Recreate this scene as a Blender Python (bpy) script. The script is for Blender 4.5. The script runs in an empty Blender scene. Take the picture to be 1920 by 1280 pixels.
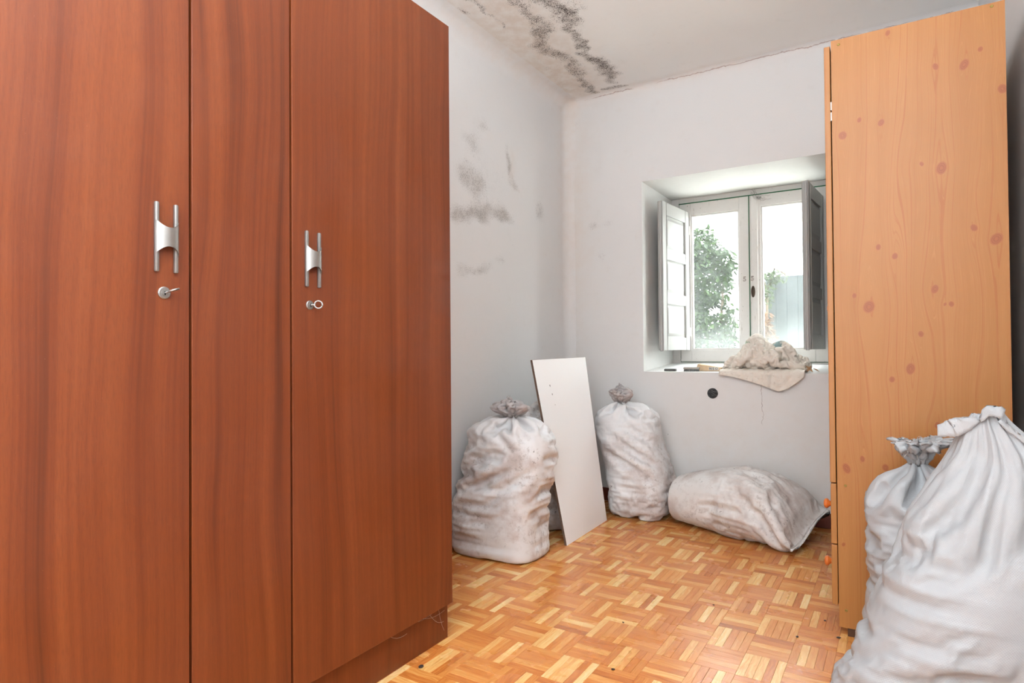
import bpy, bmesh, math, random
import numpy as np
from mathutils import Vector, Matrix, noise as mnoise

# ------------------------------------------------------------------ camera, sky, light, exposure
scene = bpy.context.scene
COL = scene.collection
PI = math.pi
random.seed(7)

CAM_H, YAW, PITCH, ROLL, FPX = 0.95, -0.556307, 0.013215, 0.007987, 1171.0
def cam_axes():
    cy, sy, cp, sp = math.cos(YAW), math.sin(YAW), math.cos(PITCH), math.sin(PITCH)
    f = Vector((sy*cp, cy*cp, sp)); r = Vector((cy, -sy, 0)); d = f.cross(r)
    r2 = r*math.cos(ROLL) + d*math.sin(ROLL); d2 = d*math.cos(ROLL) - r*math.sin(ROLL)
    return r2, d2, f
_r, _d, _f = cam_axes()
cam_data = bpy.data.cameras.new('camera'); cam = bpy.data.objects.new('camera', cam_data); COL.objects.link(cam)
cam.matrix_world = Matrix(((_r.x, -_d.x, -_f.x, 0), (_r.y, -_d.y, -_f.y, 0), (_r.z, -_d.z, -_f.z, CAM_H), (0, 0, 0, 1)))
cam_data.sensor_width = 36; cam_data.lens = FPX/1920*36; cam_data.clip_start = 0.02
scene.camera = cam

world = bpy.data.worlds.new('overcast_sky'); scene.world = world; world.use_nodes = True
wb = world.node_tree.nodes['Background']; wb.inputs[0].default_value = (0.93, 0.97, 1.0, 1); wb.inputs[1].default_value = 12.5

def area(name, loc, rot, sx, sy, power, color):
    l = bpy.data.lights.new(name, 'AREA'); l.shape = 'RECTANGLE'; l.size = sx; l.size_y = sy; l.energy = power; l.color = color
    o = bpy.data.objects.new(name, l); COL.objects.link(o); o.location = loc; o.rotation_euler = rot
    return o
# added fill light behind the camera, in front of the closed rear panel
area('added_rear_fill', (-0.62, -0.93, 1.08), (PI/2, 0, 0), 1.5, 1.95, 24, (0.85, 0.935, 1.0))
# added point light behind the camera for fill, no lamp is modelled
fill_pt = bpy.data.lights.new('added_point_fill', 'POINT'); fill_pt.energy = 10; fill_pt.shadow_soft_size = 0.2; fill_pt.color = (0.9, 0.95, 1.0)
bo = bpy.data.objects.new('added_point_fill', fill_pt); COL.objects.link(bo); bo.location = (-0.25, -0.35, 1.62)
# added area light facing up, so the ceiling bounces soft fill
area('added_ceiling_fill', (-0.05, -0.2, 1.66), (PI, 0, 0), 0.4, 0.4, 78, (0.88, 0.945, 1.0))
vs = scene.view_settings
vs.view_transform = 'Standard'; vs.look = 'None'; vs.gamma = 1; vs.use_curve_mapping = False; vs.exposure = 0.46
try:
    scene.cycles.use_denoising = True
    scene.cycles.max_bounces = 9; scene.cycles.diffuse_bounces = 5; scene.cycles.transparent_max_bounces = 12
    scene.cycles.sample_clamp_indirect = 6
except Exception:
    pass

# ------------------------------------------------------------------ helpers
def srgb(r, g, b):
    f = lambda c: (c/255)/12.92 if c/255 <= 0.04045 else ((c/255+0.055)/1.055)**2.4
    return (f(r), f(g), f(b), 1)

def link(o, parent=None):
    COL.objects.link(o)
    if parent is not None: o.parent = parent
    return o

def tag(o, label=None, cat=None, group=None, kind=None):
    if label: o['label'] = label
    if cat: o['category'] = cat
    if group: o['group'] = group
    if kind: o['kind'] = kind
    return o

def empty(name, loc=(0, 0, 0), rz=0):
    o = bpy.data.objects.new(name, None); COL.objects.link(o); o.location = loc; o.rotation_euler = (0, 0, rz)
    o.empty_display_size = 0.05
    return o

def mesh_obj(name, verts, faces, mat, parent=None, smooth=False):
    me = bpy.data.meshes.new(name); me.from_pydata([tuple(v) for v in verts], [], faces); me.update()
    if smooth: me.polygons.foreach_set('use_smooth', [True]*len(me.polygons))
    if mat: me.materials.append(mat)
    return link(bpy.data.objects.new(name, me), parent)

def bm_obj(name, bm, mat, parent=None, smooth=False):
    me = bpy.data.meshes.new(name); bm.to_mesh(me); bm.free()
    if smooth: me.polygons.foreach_set('use_smooth', [True]*len(me.polygons))
    if mat: me.materials.append(mat)
    return link(bpy.data.objects.new(name, me), parent)

def add_box(bm, lo, hi, bevel=0.0, seg=2, mat=None):
    r = bmesh.ops.create_cube(bm, size=1.0); vs_ = r['verts']
    c = [(a+b)/2 for a, b in zip(lo, hi)]; s = [b-a for a, b in zip(lo, hi)]
    for v in vs_: v.co = Vector((v.co.x*s[0]+c[0], v.co.y*s[1]+c[1], v.co.z*s[2]+c[2]))
    if mat is not None:
        for v in vs_: v.co = mat @ v.co
    if bevel > 0:
        es = list({e for v in vs_ for e in v.link_edges})
        bmesh.ops.bevel(bm, geom=es, offset=bevel, segments=seg, profile=0.5, affect='EDGES')

def box(name, lo, hi, mat, parent=None, bevel=0.002, seg=2, smooth=False):
    bm = bmesh.new(); add_box(bm, lo, hi, bevel, seg); return bm_obj(name, bm, mat, parent, smooth)

def lathe(name, prof, mat, parent=None, axis='x', loc=(0, 0, 0), n=32, smooth=True):
    vs_, fs = [], []
    for (r, h) in prof:
        for i in range(n):
            a = 2*PI*i/n; c, s = r*math.cos(a), r*math.sin(a)
            p_ = {'x': (h, c, s), 'y': (c, h, s), 'z': (c, s, h)}[axis]
            vs_.append((p_[0]+loc[0], p_[1]+loc[1], p_[2]+loc[2]))
    for j in range(len(prof)-1):
        for i in range(n):
            fs.append((j*n+i, j*n+(i+1) % n, (j+1)*n+(i+1) % n, (j+1)*n+i))
    return mesh_obj(name, vs_, fs, mat, parent, smooth)

def tube(pts, r, n=6, closed=False):
    pts = [Vector(q) for q in pts]; V, F = [], []
    N = len(pts)
    for i, q in enumerate(pts):
        a = pts[(i-1) % N] if (closed or i > 0) else pts[i]; b = pts[(i+1) % N] if (closed or i < N-1) else pts[i]
        t = (b-a).normalized(); up = Vector((0, 0, 1)) if abs(t.z) < 0.9 else Vector((1, 0, 0))
        s = t.cross(up).normalized(); w = s.cross(t)
        for k in range(n):
            an = 2*PI*k/n; V.append(q + (s*math.cos(an)+w*math.sin(an))*r)
    M = N if closed else N-1
    for i in range(M):
        for k in range(n):
            F.append((i*n+k, i*n+(k+1) % n, ((i+1) % N)*n+(k+1) % n, ((i+1) % N)*n+k))
    return V, F

def set_attr(o, name, arr):
    a = o.data.attributes.new(name, 'FLOAT', 'POINT'); a.data.foreach_set('value', np.asarray(arr, dtype=np.float32).ravel())

def adopt(o, parent, root):
    """parent a mesh modelled in world coordinates; parts keep their origin at the root's base"""
    o.parent = parent or root
    if o.parent is root: o.matrix_parent_inverse = Matrix.Translation(-Vector(root.location))
    return o

def text_mesh(name, cu, parent=None):
    tmp = bpy.data.objects.new('tmp', cu); COL.objects.link(tmp); dg = bpy.context.evaluated_depsgraph_get()
    me = bpy.data.meshes.new_from_object(tmp.evaluated_get(dg)); me.name = name; bpy.data.objects.remove(tmp)
    return link(bpy.data.objects.new(name, me), parent)

# ---- node helpers
class NT:
    def __init__(s, name):
        s.m = bpy.data.materials.new(name); s.m.use_nodes = True; s.t = s.m.node_tree; s.n = s.t.nodes; s.l = s.t.links
        s.b = s.n['Principled BSDF']; s.out = s.n['Material Output']
    def node(s, ty, **kw):
        n = s.n.new(ty)
        for k, v in kw.items(): setattr(n, k, v)
        return n
    def inp(s, n, i, v):
        if v is None: return
        if isinstance(v, bpy.types.NodeSocket): s.l.new(v, n.inputs[i])
        else: n.inputs[i].default_value = v
    def math(s, op, a, b=None, c=None, clamp=False):
        n = s.node('ShaderNodeMath', operation=op, use_clamp=clamp); s.inp(n, 0, a); s.inp(n, 1, b); s.inp(n, 2, c); return n.outputs[0]
    def coord(s, kind='Object'): return s.node('ShaderNodeTexCoord').outputs[kind]
    def pos(s): return s.node('ShaderNodeNewGeometry').outputs['Position']
    def sep(s, v):
        n = s.node('ShaderNodeSeparateXYZ'); s.inp(n, 0, v); return n.outputs
    def comb(s, x, y, z):
        n = s.node('ShaderNodeCombineXYZ'); s.inp(n, 0, x); s.inp(n, 1, y); s.inp(n, 2, z); return n.outputs[0]
    def scale(s, v, sc):
        n = s.node('ShaderNodeVectorMath', operation='MULTIPLY'); s.inp(n, 0, v); n.inputs[1].default_value = sc if hasattr(sc, '__len__') else (sc,)*3; return n.outputs[0]
    def vadd(s, a, b):
        n = s.node('ShaderNodeVectorMath', operation='ADD'); s.inp(n, 0, a); s.inp(n, 1, b); return n.outputs[0]
    def noise(s, v, scale=5, detail=4, rough=0.55, dist=0, col=False):
        n = s.node('ShaderNodeTexNoise'); s.inp(n, 'Vector', v); s.inp(n, 'Scale', scale); s.inp(n, 'Detail', detail); s.inp(n, 'Roughness', rough); s.inp(n, 'Distortion', dist)
        return n.outputs['Color' if col else 'Fac']
    def vor(s, v, scale=5, feature='F1'):
        n = s.node('ShaderNodeTexVoronoi', feature=feature); s.inp(n, 'Vector', v); s.inp(n, 'Scale', scale); return n.outputs['Distance']
    def ramp(s, f, stops):
        n = s.node('ShaderNodeValToRGB'); s.inp(n, 0, f); e = n.color_ramp.elements
        while len(e) < len(stops): e.new(0.5)
        for i, (q, c) in enumerate(stops): e[i].position = q; e[i].color = c if hasattr(c, '__len__') else (c, c, c, 1)
        return n.outputs[0]
    def mrange(s, v, a, b, c=0.0, d=1.0, smooth=True):
        n = s.node('ShaderNodeMapRange', interpolation_type='SMOOTHSTEP' if smooth else 'LINEAR'); s.inp(n, 0, v)
        for i, q in enumerate((a, b, c, d)): s.inp(n, i+1, q)
        return n.outputs[0]
    def mix(s, f, a, b, blend='MIX'):
        n = s.node('ShaderNodeMix', data_type='RGBA', blend_type=blend); s.inp(n, 0, f); s.inp(n, 6, a); s.inp(n, 7, b); return n.outputs[2]
    def attr(s, name, out='Fac'):
        n = s.node('ShaderNodeAttribute', attribute_name=name); return n.outputs[out]
    def bump(s, h, strength=0.3, dist=0.01):
        n = s.node('ShaderNodeBump'); s.inp(n, 'Strength', strength); s.inp(n, 'Distance', dist); s.inp(n, 'Height', h)
        s.l.new(n.outputs[0], s.b.inputs['Normal']); return n.outputs[0]
    def base(s, v): s.inp(s.b, 'Base Color', v)
    def rough(s, v): s.inp(s.b, 'Roughness', v)
    def spec(s, v): s.inp(s.b, 'Specular IOR Level', v)

def plain(name, rgb, rough=0.6, metal=0.0, var=0.06, scale=30, spec=0.4, bump=0.0):
    t = NT(name); c = t.coord(); f = t.noise(c, scale, 4)
    a = tuple(x*(1-var) for x in rgb[:3])+(1,); b = tuple(min(1, x*(1+var)) for x in rgb[:3])+(1,)
    t.base(t.mix(f, a, b)); t.rough(rough); t.inp(t.b, 'Metallic', metal); t.spec(spec)
    if bump: t.bump(t.noise(c, scale*4, 3), bump, 0.002)
    return t.m

# ------------------------------------------------------------------ materials
def m_plaster(name, base, back=False, ceil=False):
    t = NT(name); P = t.pos()
    n1 = t.noise(P, 1.3, 3); n2 = t.noise(P, 14, 5, 0.65); n3 = t.noise(P, 160, 3, 0.6)
    col = t.mix(n1, tuple(x*0.965 for x in base[:3])+(1,), base)
    col = t.mix(t.mrange(n2, 0.55, 0.8, 0, 0.10), col, srgb(196, 186, 172))
    st = t.attr('stain')
    col = t.mix(t.math('MULTIPLY', st, t.mrange(n2, 0.3, 0.65, 0.5, 1.0), clamp=True), col, srgb(214, 198, 184))
    # mould: density map broken up by fine speckle
    md = t.attr('mould')
    sp = t.noise(P, 210, 2, 0.9); sp2 = t.noise(P, 20, 6, 0.72)
    v = t.math('ADD', md, t.math('MULTIPLY', t.math('SUBTRACT', sp, 0.5), 3.6)); v = t.math('ADD', v, t.math('MULTIPLY', t.math('SUBTRACT', sp2, 0.5), 1.6))
    mk = t.math('MULTIPLY', t.mrange(v, 0.42, 0.92), t.mrange(md, 0.08, 0.34), clamp=True)
    hz = t.mrange(md, 0.2, 0.8, 0, 0.38)
    col = t.mix(hz, col, srgb(150, 136, 124)); col = t.mix(t.math('MULTIPLY', mk, t.attr('mdark')), col, srgb(60, 46, 40))
    # sparse specks and scuffs
    vd = t.vor(P, 7.5); s1 = t.mrange(vd, 0.030, 0.016)
    s1 = t.math('MULTIPLY', s1, t.mrange(t.noise(P, 3.0, 2), 0.5, 0.6))
    col = t.mix(t.math('MULTIPLY', s1, 0.55), col, srgb(96, 88, 82))
    if back:
        x, y, z = t.sep(P)
        wob = t.math('MULTIPLY', t.math('SUBTRACT', t.noise(P, 9, 5, 0.7), 0.5), 0.03)
        dz = t.math('ABSOLUTE', t.math('SUBTRACT', t.math('ADD', z, wob), 2.558))
        cr = t.math('MULTIPLY', t.mrange(dz, 0.0028, 0.0008), t.mrange(t.noise(P, 4, 2), 0.38, 0.5))
        col = t.mix(t.math('MULTIPLY', cr, 0.65), col, srgb(150, 120, 108))
        # fine vertical crack below the sill
        dx = t.math('ABSOLUTE', t.math('SUBTRACT', t.math('ADD', x, t.math('MULTIPLY', t.math('SUBTRACT', t.noise(P, 16, 4), 0.5), 0.05)), -0.655))
        cv = t.math('MULTIPLY', t.mrange(dx, 0.0016, 0.0004), t.math('MULTIPLY', t.mrange(z, 0.50, 0.56), t.mrange(z, 0.80, 0.74)))
        col = t.mix(t.math('MULTIPLY', cv, 0.6), col, srgb(130, 110, 100))
    t.base(col); t.rough(0.85); t.spec(0.2)
    h = t.math('ADD', t.math('MULTIPLY', n2, 0.6), t.math('MULTIPLY', n3, 0.25)); t.bump(h, 0.25, 0.006)
    return t.m

def m_mahogany(name='mahogany_veneer'):
    t = NT(name); P = t.pos(); x, y, z = t.sep(P)
    # growth figure: vertical bands that fan out towards the bottom
    wv = t.noise(t.comb(t.math('MULTIPLY', y, 2.2), 3.1, t.math('MULTIPLY', z, 0.75)), 1, 2, 0.5)
    u = t.math('ADD', y, t.math('MULTIPLY', t.math('SUBTRACT', wv, 0.5), 0.13))
    # each panel of veneer carries its own figure
    pan = t.math('ADD', t.math('GREATER_THAN', y, 0.753), t.math('GREATER_THAN', y, 1.007))
    u = t.math('ADD', u, t.math('MULTIPLY', pan, 3.37))
    g1 = t.noise(t.comb(t.math('MULTIPLY', u, 21), 0.0, t.math('MULTIPLY', z, 0.3)), 1, 3, 0.55)
    g2 = t.noise(t.comb(t.math('MULTIPLY', u, 95), 5.0, t.math('MULTIPLY', z, 0.8)), 1, 3, 0.6)
    g3 = t.noise(t.comb(t.math('MULTIPLY', y, 520), t.math('MULTIPLY', x, 520), t.math('MULTIPLY', z, 45)), 1, 3, 0.65)
    g = t.math('ADD', t.math('MULTIPLY', g1, 0.68), t.math('MULTIPLY', g2, 0.32))
    col = t.ramp(g, [(0.28, srgb(75, 34, 15)), (0.42, srgb(104, 48, 21)), (0.55, srgb(116, 57, 26)), (0.72, srgb(127, 67, 33))])
    col = t.mix(t.mrange(g3, 0.42, 0.72, 0, 0.35), col, srgb(88, 42, 21))
    col = t.mix(t.mrange(t.noise(P, 2.2, 3), 0.55, 0.75, 0, 0.14), col, srgb(136, 76, 46))
    dust = t.math('MULTIPLY', t.mrange(t.noise(P, 380, 2), 0.74, 0.8), 0.35)
    col = t.mix(dust, col, srgb(176, 128, 100))
    t.base(col); t.rough(t.mrange(t.noise(P, 6, 3), 0.3, 0.7, 0.36, 0.5)); t.spec(0.45)
    t.bump(g3, 0.12, 0.001)
    return t.m

def m_pine(name='pine_foil', grid=False):
    t = NT(name); P = t.pos(); x, y, z = t.sep(P)
    u = t.attr('gu') if grid else t.math('ADD', x, y)
    a = t.noise(t.comb(t.math('MULTIPLY', u, 26), 1.0, t.math('MULTIPLY', z, 0.22)), 1, 2, 0.5)
    b = t.noise(t.comb(t.math('MULTIPLY', u, 210), 7.0, t.math('MULTIPLY', z, 0.5)), 1, 2, 0.55)
    c = t.noise(t.comb(t.math('MULTIPLY', u, 620), 2.0, t.math('MULTIPLY', z, 9)), 1, 2, 0.5)
    col = t.mix(a, srgb(158, 101, 46), srgb(174, 120, 64))
    ln = t.math('MULTIPLY', t.mrange(b, 0.52, 0.68), 0.56)
    col = t.mix(ln, col, srgb(156, 86, 38))
    col = t.mix(t.mrange(c, 0.55, 0.75, 0, 0.28), col, srgb(198, 142, 86))
    if grid:
        k = t.attr('knot'); ring = t.math('SINE', t.math('MULTIPLY', k, 26))
        kc = t.mix(t.mrange(ring, -0.6, 0.9), srgb(118, 56, 28), srgb(150, 80, 44))
        col = t.mix(t.mrange(k, 0.30, 0.62, 0, 0.85), col, kc)
        col = t.mix(t.math('MULTIPLY', t.mrange(k, 0.12, 0.4), 0.3), col, srgb(172, 104, 58))
    else:
        v = t.vor(t.comb(t.math('MULTIPLY', u, 7), 0.0, t.math('MULTIPLY', z, 4)), 1)
        col = t.mix(t.mrange(v, 0.09, 0.06, 0, 0.85), col, srgb(170, 84, 44))
    t.base(col); t.rough(0.42); t.spec(0.45); t.bump(b, 0.05, 0.001)
    return t.m

def m_floor(name, per_object):
    t = NT(name)
    uv = t.node('ShaderNodeUVMap', uv_map='UVMap').outputs[0]
    if per_object:
        oi = t.node('ShaderNodeObjectInfo'); tone = t.sep(oi.outputs['Color'])[0]; rnd = oi.outputs['Random']
        uv = t.vadd(uv, t.comb(t.math('MULTIPLY', rnd, 37.0), t.math('MULTIPLY', rnd, 91.0), 0.0))
    else:
        tone = t.attr('tone')
    x, y, z = t.sep(uv)
    wv = t.noise(t.comb(t.math('MULTIPLY', x, 18), t.math('MULTIPLY', y, 10), 0.0), 1, 2)
    u = t.math('ADD', x, t.math('MULTIPLY', wv, 0.028))
    g = t.noise(t.comb(t.math('MULTIPLY', u, 150), t.math('MULTIPLY', y, 9), 0.0), 1, 4, 0.65)
    g2 = t.noise(t.comb(t.math('MULTIPLY', u, 600), t.math('MULTIPLY', y, 26), 4.0), 1, 2, 0.6)
    v = t.math('ADD', tone, t.math('MULTIPLY', t.math('SUBTRACT', g, 0.5), 0.75))
    v = t.math('ADD', v, t.math('MULTIPLY', t.math('SUBTRACT', g2, 0.5), 0.35))
    col = t.ramp(v, [(0.05, srgb(150, 84, 36)), (0.32, srgb(194, 114, 50)), (0.58, srgb(213, 143, 72)), (0.82, srgb(230, 182, 112)), (1.0, srgb(238, 206, 148))])
    P = t.pos()
    worn = t.mrange(t.noise(P, 3.2, 4, 0.6), 0.5, 0.72, 0, 0.36)
    col = t.mix(worn, col, srgb(206, 148, 112))
    # floor gets darker towards the back wall, edge broken up by noise
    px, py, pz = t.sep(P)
    back_dk = t.math('MULTIPLY', t.mrange(t.math('ADD', py, t.math('MULTIPLY', t.noise(P, 5, 3), 0.5)), 3.15, 3.9, 0, 0.45), 1.0)
    col = t.mix(back_dk, col, srgb(104, 62, 34))
    dirt = t.math('MULTIPLY', t.mrange(t.noise(P, 55, 4, 0.7), 0.66, 0.78), 0.35)
    col = t.mix(dirt, col, srgb(110, 66, 40))
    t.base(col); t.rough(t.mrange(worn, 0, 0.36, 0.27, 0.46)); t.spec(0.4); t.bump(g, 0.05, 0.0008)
    return t.m

def m_sack(name, dirt=1.0, base=(222, 222, 222)):
    t = NT(name); P = t.pos(); uv = t.node('ShaderNodeUVMap', uv_map='UVMap').outputs[0]
    x, y, z = t.sep(uv)
    w1 = t.math('SINE', t.math('MULTIPLY', x, 2*PI*210)); w2 = t.math('SINE', t.math('MULTIPLY', y, 2*PI*210))
    weave = t.math('MULTIPLY', w1, w2)
    n1 = t.noise(P, 7, 5, 0.6); n2 = t.noise(P, 38, 5, 0.7); n3 = t.noise(P, 3.2, 3)
    c0 = srgb(*base)
    col = t.mix(t.mrange(weave, -1, 1, 0, 0.10, False), c0, tuple(q*0.72 for q in c0[:3])+(1,))
    if dirt > 0:
        low = t.attr('grime')
        d1 = t.math('MULTIPLY', t.math('MULTIPLY', t.mrange(n1, 0.40, 0.66), low), 0.62*dirt, clamp=True)
        col = t.mix(d1, col, srgb(186, 168, 160))
        d2 = t.math('MULTIPLY', t.math('MULTIPLY', t.mrange(n2, 0.50, 0.70), t.mrange(n3, 0.40, 0.62)), 0.55*dirt, clamp=True)
        col = t.mix(t.math('MULTIPLY', d2, low), col, srgb(150, 134, 126))
        d3 = t.math('MULTIPLY', t.math('MULTIPLY', t.mrange(t.noise(P, 62, 4, 0.75), 0.60, 0.68), t.mrange(t.noise(P, 9, 3), 0.52, 0.66)), 0.8*dirt, clamp=True)
        col = t.mix(t.math('MULTIPLY', d3, low), col, srgb(58, 48, 44))
    t.base(col); t.rough(0.45); t.spec(0.35)
    fine = t.noise(P, 90, 4, 0.6)
    h = t.math('ADD', t.math('MULTIPLY', weave, 0.12), t.math('MULTIPLY', fine, 0.5)); t.bump(h, 0.4, 0.003)
    # thin woven plastic lets a little light through
    tr = t.node('ShaderNodeBsdfTranslucent'); t.l.new(col, tr.inputs[0])
    mx = t.node('ShaderNodeMixShader'); mx.inputs[0].default_value = 0.10
    t.l.new(t.b.outputs[0], mx.inputs[1]); t.l.new(tr.outputs[0], mx.inputs[2]); t.l.new(mx.outputs[0], t.out.inputs[0])
    return t.m

def m_paintwood(name, rgb, chips=True):
    t = NT(name); P = t.pos()
    n = t.noise(P, 30, 5, 0.65); n2 = t.noise(t.scale(P, (60, 60, 8)), 1, 4, 0.7)
    col = t.mix(n, tuple(q*0.93 for q in rgb[:3])+(1,), rgb)
    if chips:
        col = t.mix(t.math('MULTIPLY', t.mrange(n2, 0.64, 0.72), 0.5), col, srgb(150, 140, 130))
        col = t.mix(t.math('MULTIPLY', t.mrange(t.noise(P, 90, 3), 0.71, 0.74), 0.7), col, srgb(84, 100, 84))
    t.base(col); t.rough(0.5); t.spec(0.4); t.bump(n2, 0.2, 0.002)
    return t.m

def m_glass(name='dusty_glass', dusty=True):
    t = NT(name); P = t.pos(); x, y, z = t.sep(P)
    t.n.remove(t.b)
    dirt = t.mrange(t.noise(P, 9, 5, 0.65), 0.3, 0.75, 0.05, 0.13)
    drops = t.math('MULTIPLY', t.mrange(t.noise(P, 170, 3, 0.6), 0.58, 0.68), 0.10)
    low = t.mrange(t.math('ADD', z, t.math('MULTIPLY', t.noise(P, 12, 4), 0.12)), 1.24, 0.98, 0, 0.22)
    f = t.math('ADD', t.math('ADD', dirt, drops), low, clamp=True)
    tp = t.node('ShaderNodeBsdfTransparent'); tp.inputs[0].default_value = (0.96, 0.98, 0.97, 1)
    tl = t.node('ShaderNodeBsdfTranslucent'); tl.inputs[0].default_value = (0.50, 0.53, 0.52, 1)
    df = t.node('ShaderNodeBsdfDiffuse'); df.inputs[0].default_value = (0.8, 0.82, 0.82, 1)
    m0 = t.node('ShaderNodeMixShader'); m0.inputs[0].default_value = 0.35; t.l.new(tl.outputs[0], m0.inputs[1]); t.l.new(df.outputs[0], m0.inputs[2])
    m1 = t.node('ShaderNodeMixShader')
    if dusty: t.l.new(f, m1.inputs[0])
    else: m1.inputs[0].default_value = 0.0
    t.l.new(tp.outputs[0], m1.inputs[1]); t.l.new(m0.outputs[0], m1.inputs[2])
    gl = t.node('ShaderNodeBsdfGlossy'); gl.inputs['Roughness'].default_value = 0.08
    m2 = t.node('ShaderNodeMixShader'); m2.inputs[0].default_value = 0.03; t.l.new(m1.outputs[0], m2.inputs[1]); t.l.new(gl.outputs[0], m2.inputs[2])
    t.l.new(m2.outputs[0], t.out.inputs[0])
    return t.m

def m_leaf(name, c1, c2):
    t = NT(name); g = t.node('ShaderNodeNewGeometry'); f = g.outputs['Random Per Island']
    col = t.mix(f, c1, c2); t.base(col); t.rough(0.5)
    tr = t.node('ShaderNodeBsdfTranslucent'); t.l.new(col, tr.inputs[0]); mx = t.node('ShaderNodeMixShader'); mx.inputs[0].default_value = 0.4
    t.l.new(t.b.outputs[0], mx.inputs[1]); t.l.new(tr.outputs[0], mx.inputs[2]); t.l.new(mx.outputs[0], t.out.inputs[0])
    return t.m

M_WALL = m_plaster('aged_white_plaster', srgb(226, 226, 226))
M_BACK = m_plaster('aged_white_plaster_cracked', srgb(224, 223, 222), back=True)
M_CEIL = m_plaster('mouldy_ceiling_paint', srgb(243, 243, 241), ceil=True)
M_REVEAL = m_paintwood('whitewashed_reveal', srgb(232, 232, 230), chips=False)
M_MAHO = m_mahogany()
M_PINE = m_pine('pine_foil'); M_PINEG = m_pine('knotty_pine_panel', True)
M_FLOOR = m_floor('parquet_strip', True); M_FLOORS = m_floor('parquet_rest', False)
M_SUB = plain('dark_joint', srgb(110, 58, 26), 0.8, 0)
M_SACKD = m_sack('dirty_woven_sack', 1.15, (236, 236, 237)); M_SACKC = m_sack('clean_woven_sack', 0.16, (176, 179, 182))
M_SACKL = m_sack('smudged_woven_sack', 0.95, (234, 232, 230)); M_SACKM = m_sack('soiled_sack_mouth', 1.0, (190, 186, 186))
M_STEEL = plain('brushed_steel', srgb(154, 152, 149), 0.44, 0.9, 0.08, 80)
M_DARK = plain('black_gap', srgb(14, 11, 10), 0.8, 0)
M_BRASS = plain('brass_screw', srgb(150, 130, 70), 0.4, 0.7)
M_BASEB = plain('oxblood_baseboard', srgb(104, 48, 34), 0.45, 0, 0.25, 25)
M_BOARD = plain('white_melamine', srgb(249, 250, 251), 0.32, 0, 0.012, 8, 0.45)
M_BROWNEDGE = plain('raw_chipboard_edge', srgb(96, 74, 60), 0.8, 0, 0.3, 60)
M_WHITEW = m_paintwood('chipped_white_paint', srgb(208, 204, 200)); M_SHUT = m_paintwood('white_shutter_paint', srgb(176, 175, 172), chips=False)
M_GLASS = m_glass(); M_CLEAR = m_glass('clear_glass', False)
M_GREEN = plain('green_paint_line', srgb(22, 88, 52), 0.6, 0, 0.4, 120)
M_KNOB = plain('turned_pine_knob', srgb(208, 112, 48), 0.35, 0, 0.15, 60)

# ------------------------------------------------------------------ structure
XL, XR, YB, YR, ZC = -1.85, 0.335, 3.67, -0.95, 2.57
WX0, WX1, WZ0, WZ1, WYD = -1.335, -0.307, 0.81, 1.975, 4.27      # window opening and recess depth

def lines(a, b, step, extra=()):
    pts = sorted(set([a, b] + list(extra))); out = []
    for p0, p1 in zip(pts[:-1], pts[1:]):
        n = max(1, int(round((p1-p0)/step))); out += [p0+(p1-p0)*i/n for i in range(n)]
    return np.array(out+[b])

def seg_density(px, py, poly, widths, amps):
    """soft distance field around a polyline with varying width"""
    d = np.zeros_like(px)
    for (p0, p1, w0, w1, a0, a1) in zip(poly[:-1], poly[1:], widths[:-1], widths[1:], amps[:-1], amps[1:]):
        vx, vy = p1[0]-p0[0], p1[1]-p0[1]; L2 = vx*vx+vy*vy+1e-9
        t_ = np.clip(((px-p0[0])*vx+(py-p0[1])*vy)/L2, 0, 1)
        dist = np.hypot(px-(p0[0]+t_*vx), py-(p0[1]+t_*vy)); w = w0+(w1-w0)*t_; a = a0+(a1-a0)*t_
        d = np.maximum(d, a*np.clip(1.25-dist/w, 0, 1))
    return d

def blob(px, py, x, y, rx, ry, a):
    return a*np.exp(-(((px-x)/rx)**2+((py-y)/ry)**2))

def warp_noise(px, py, seed, f=9.0, amp=0.02):
    rng = np.random.RandomState(seed); wx = np.zeros_like(px); wy = np.zeros_like(px)
    for i in range(18):
        k = f*(0.5+2.5*rng.rand()); th = rng.rand()*2*PI; ph = rng.rand(2)*2*PI; a = amp/(1+k/f)
        arg = k*(np.cos(th)*px+np.sin(th)*py); wx += a*np.sin(arg+ph[0]); wy += a*np.sin(arg+ph[1])
    return wx, wy

def fillet(d, r): return np.where(d < r, r-np.sqrt(np.maximum(r*r-(r-d)**2, 0)), 0.0)

def grid_faces(nu, nv, keep=None):
    F = []
    for j in range(nv-1):
        for i in range(nu-1):
            if keep is None or keep(i, j): F.append((j*nu+i, j*nu+i+1, (j+1)*nu+i+1, (j+1)*nu+i))
    return F

# ceiling
cx = lines(XL, XR, 0.05, (-1.0, )); cx = np.concatenate([lines(XL, -1.1, 0.012)[:-1], lines(-1.1, XR, 0.08)])
cy = np.concatenate([lines(YR, 1.9, 0.1)[:-1], lines(1.9, YB, 0.014)])
GX, GY = np.meshgrid(cx, cy); sm = GX*0
wx, wy = warp_noise(GX, GY, 3, 30, 0.008); ax, ay = GX+wx, GY+wy
mR = [(-1.400, 2.515), (-1.366, 2.574), (-1.352, 2.647), (-1.352, 2.741), (-1.401, 2.853), (-1.408, 2.971), (-1.433, 3.069), (-1.469, 3.097), (-1.436, 3.189), (-1.42, 3.309), (-1.441, 3.431), (-1.463, 3.52)]
mL = [(-1.488, 2.40), (-1.503, 2.551), (-1.501, 2.632), (-1.484, 2.726), (-1.548, 2.803), (-1.622, 2.881), (-1.606, 2.991), (-1.562, 3.054), (-1.565, 3.215), (-1.599, 3.369), (-1.631, 3.562), (-1.622, 3.636), (-1.511, 3.66)]
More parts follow.
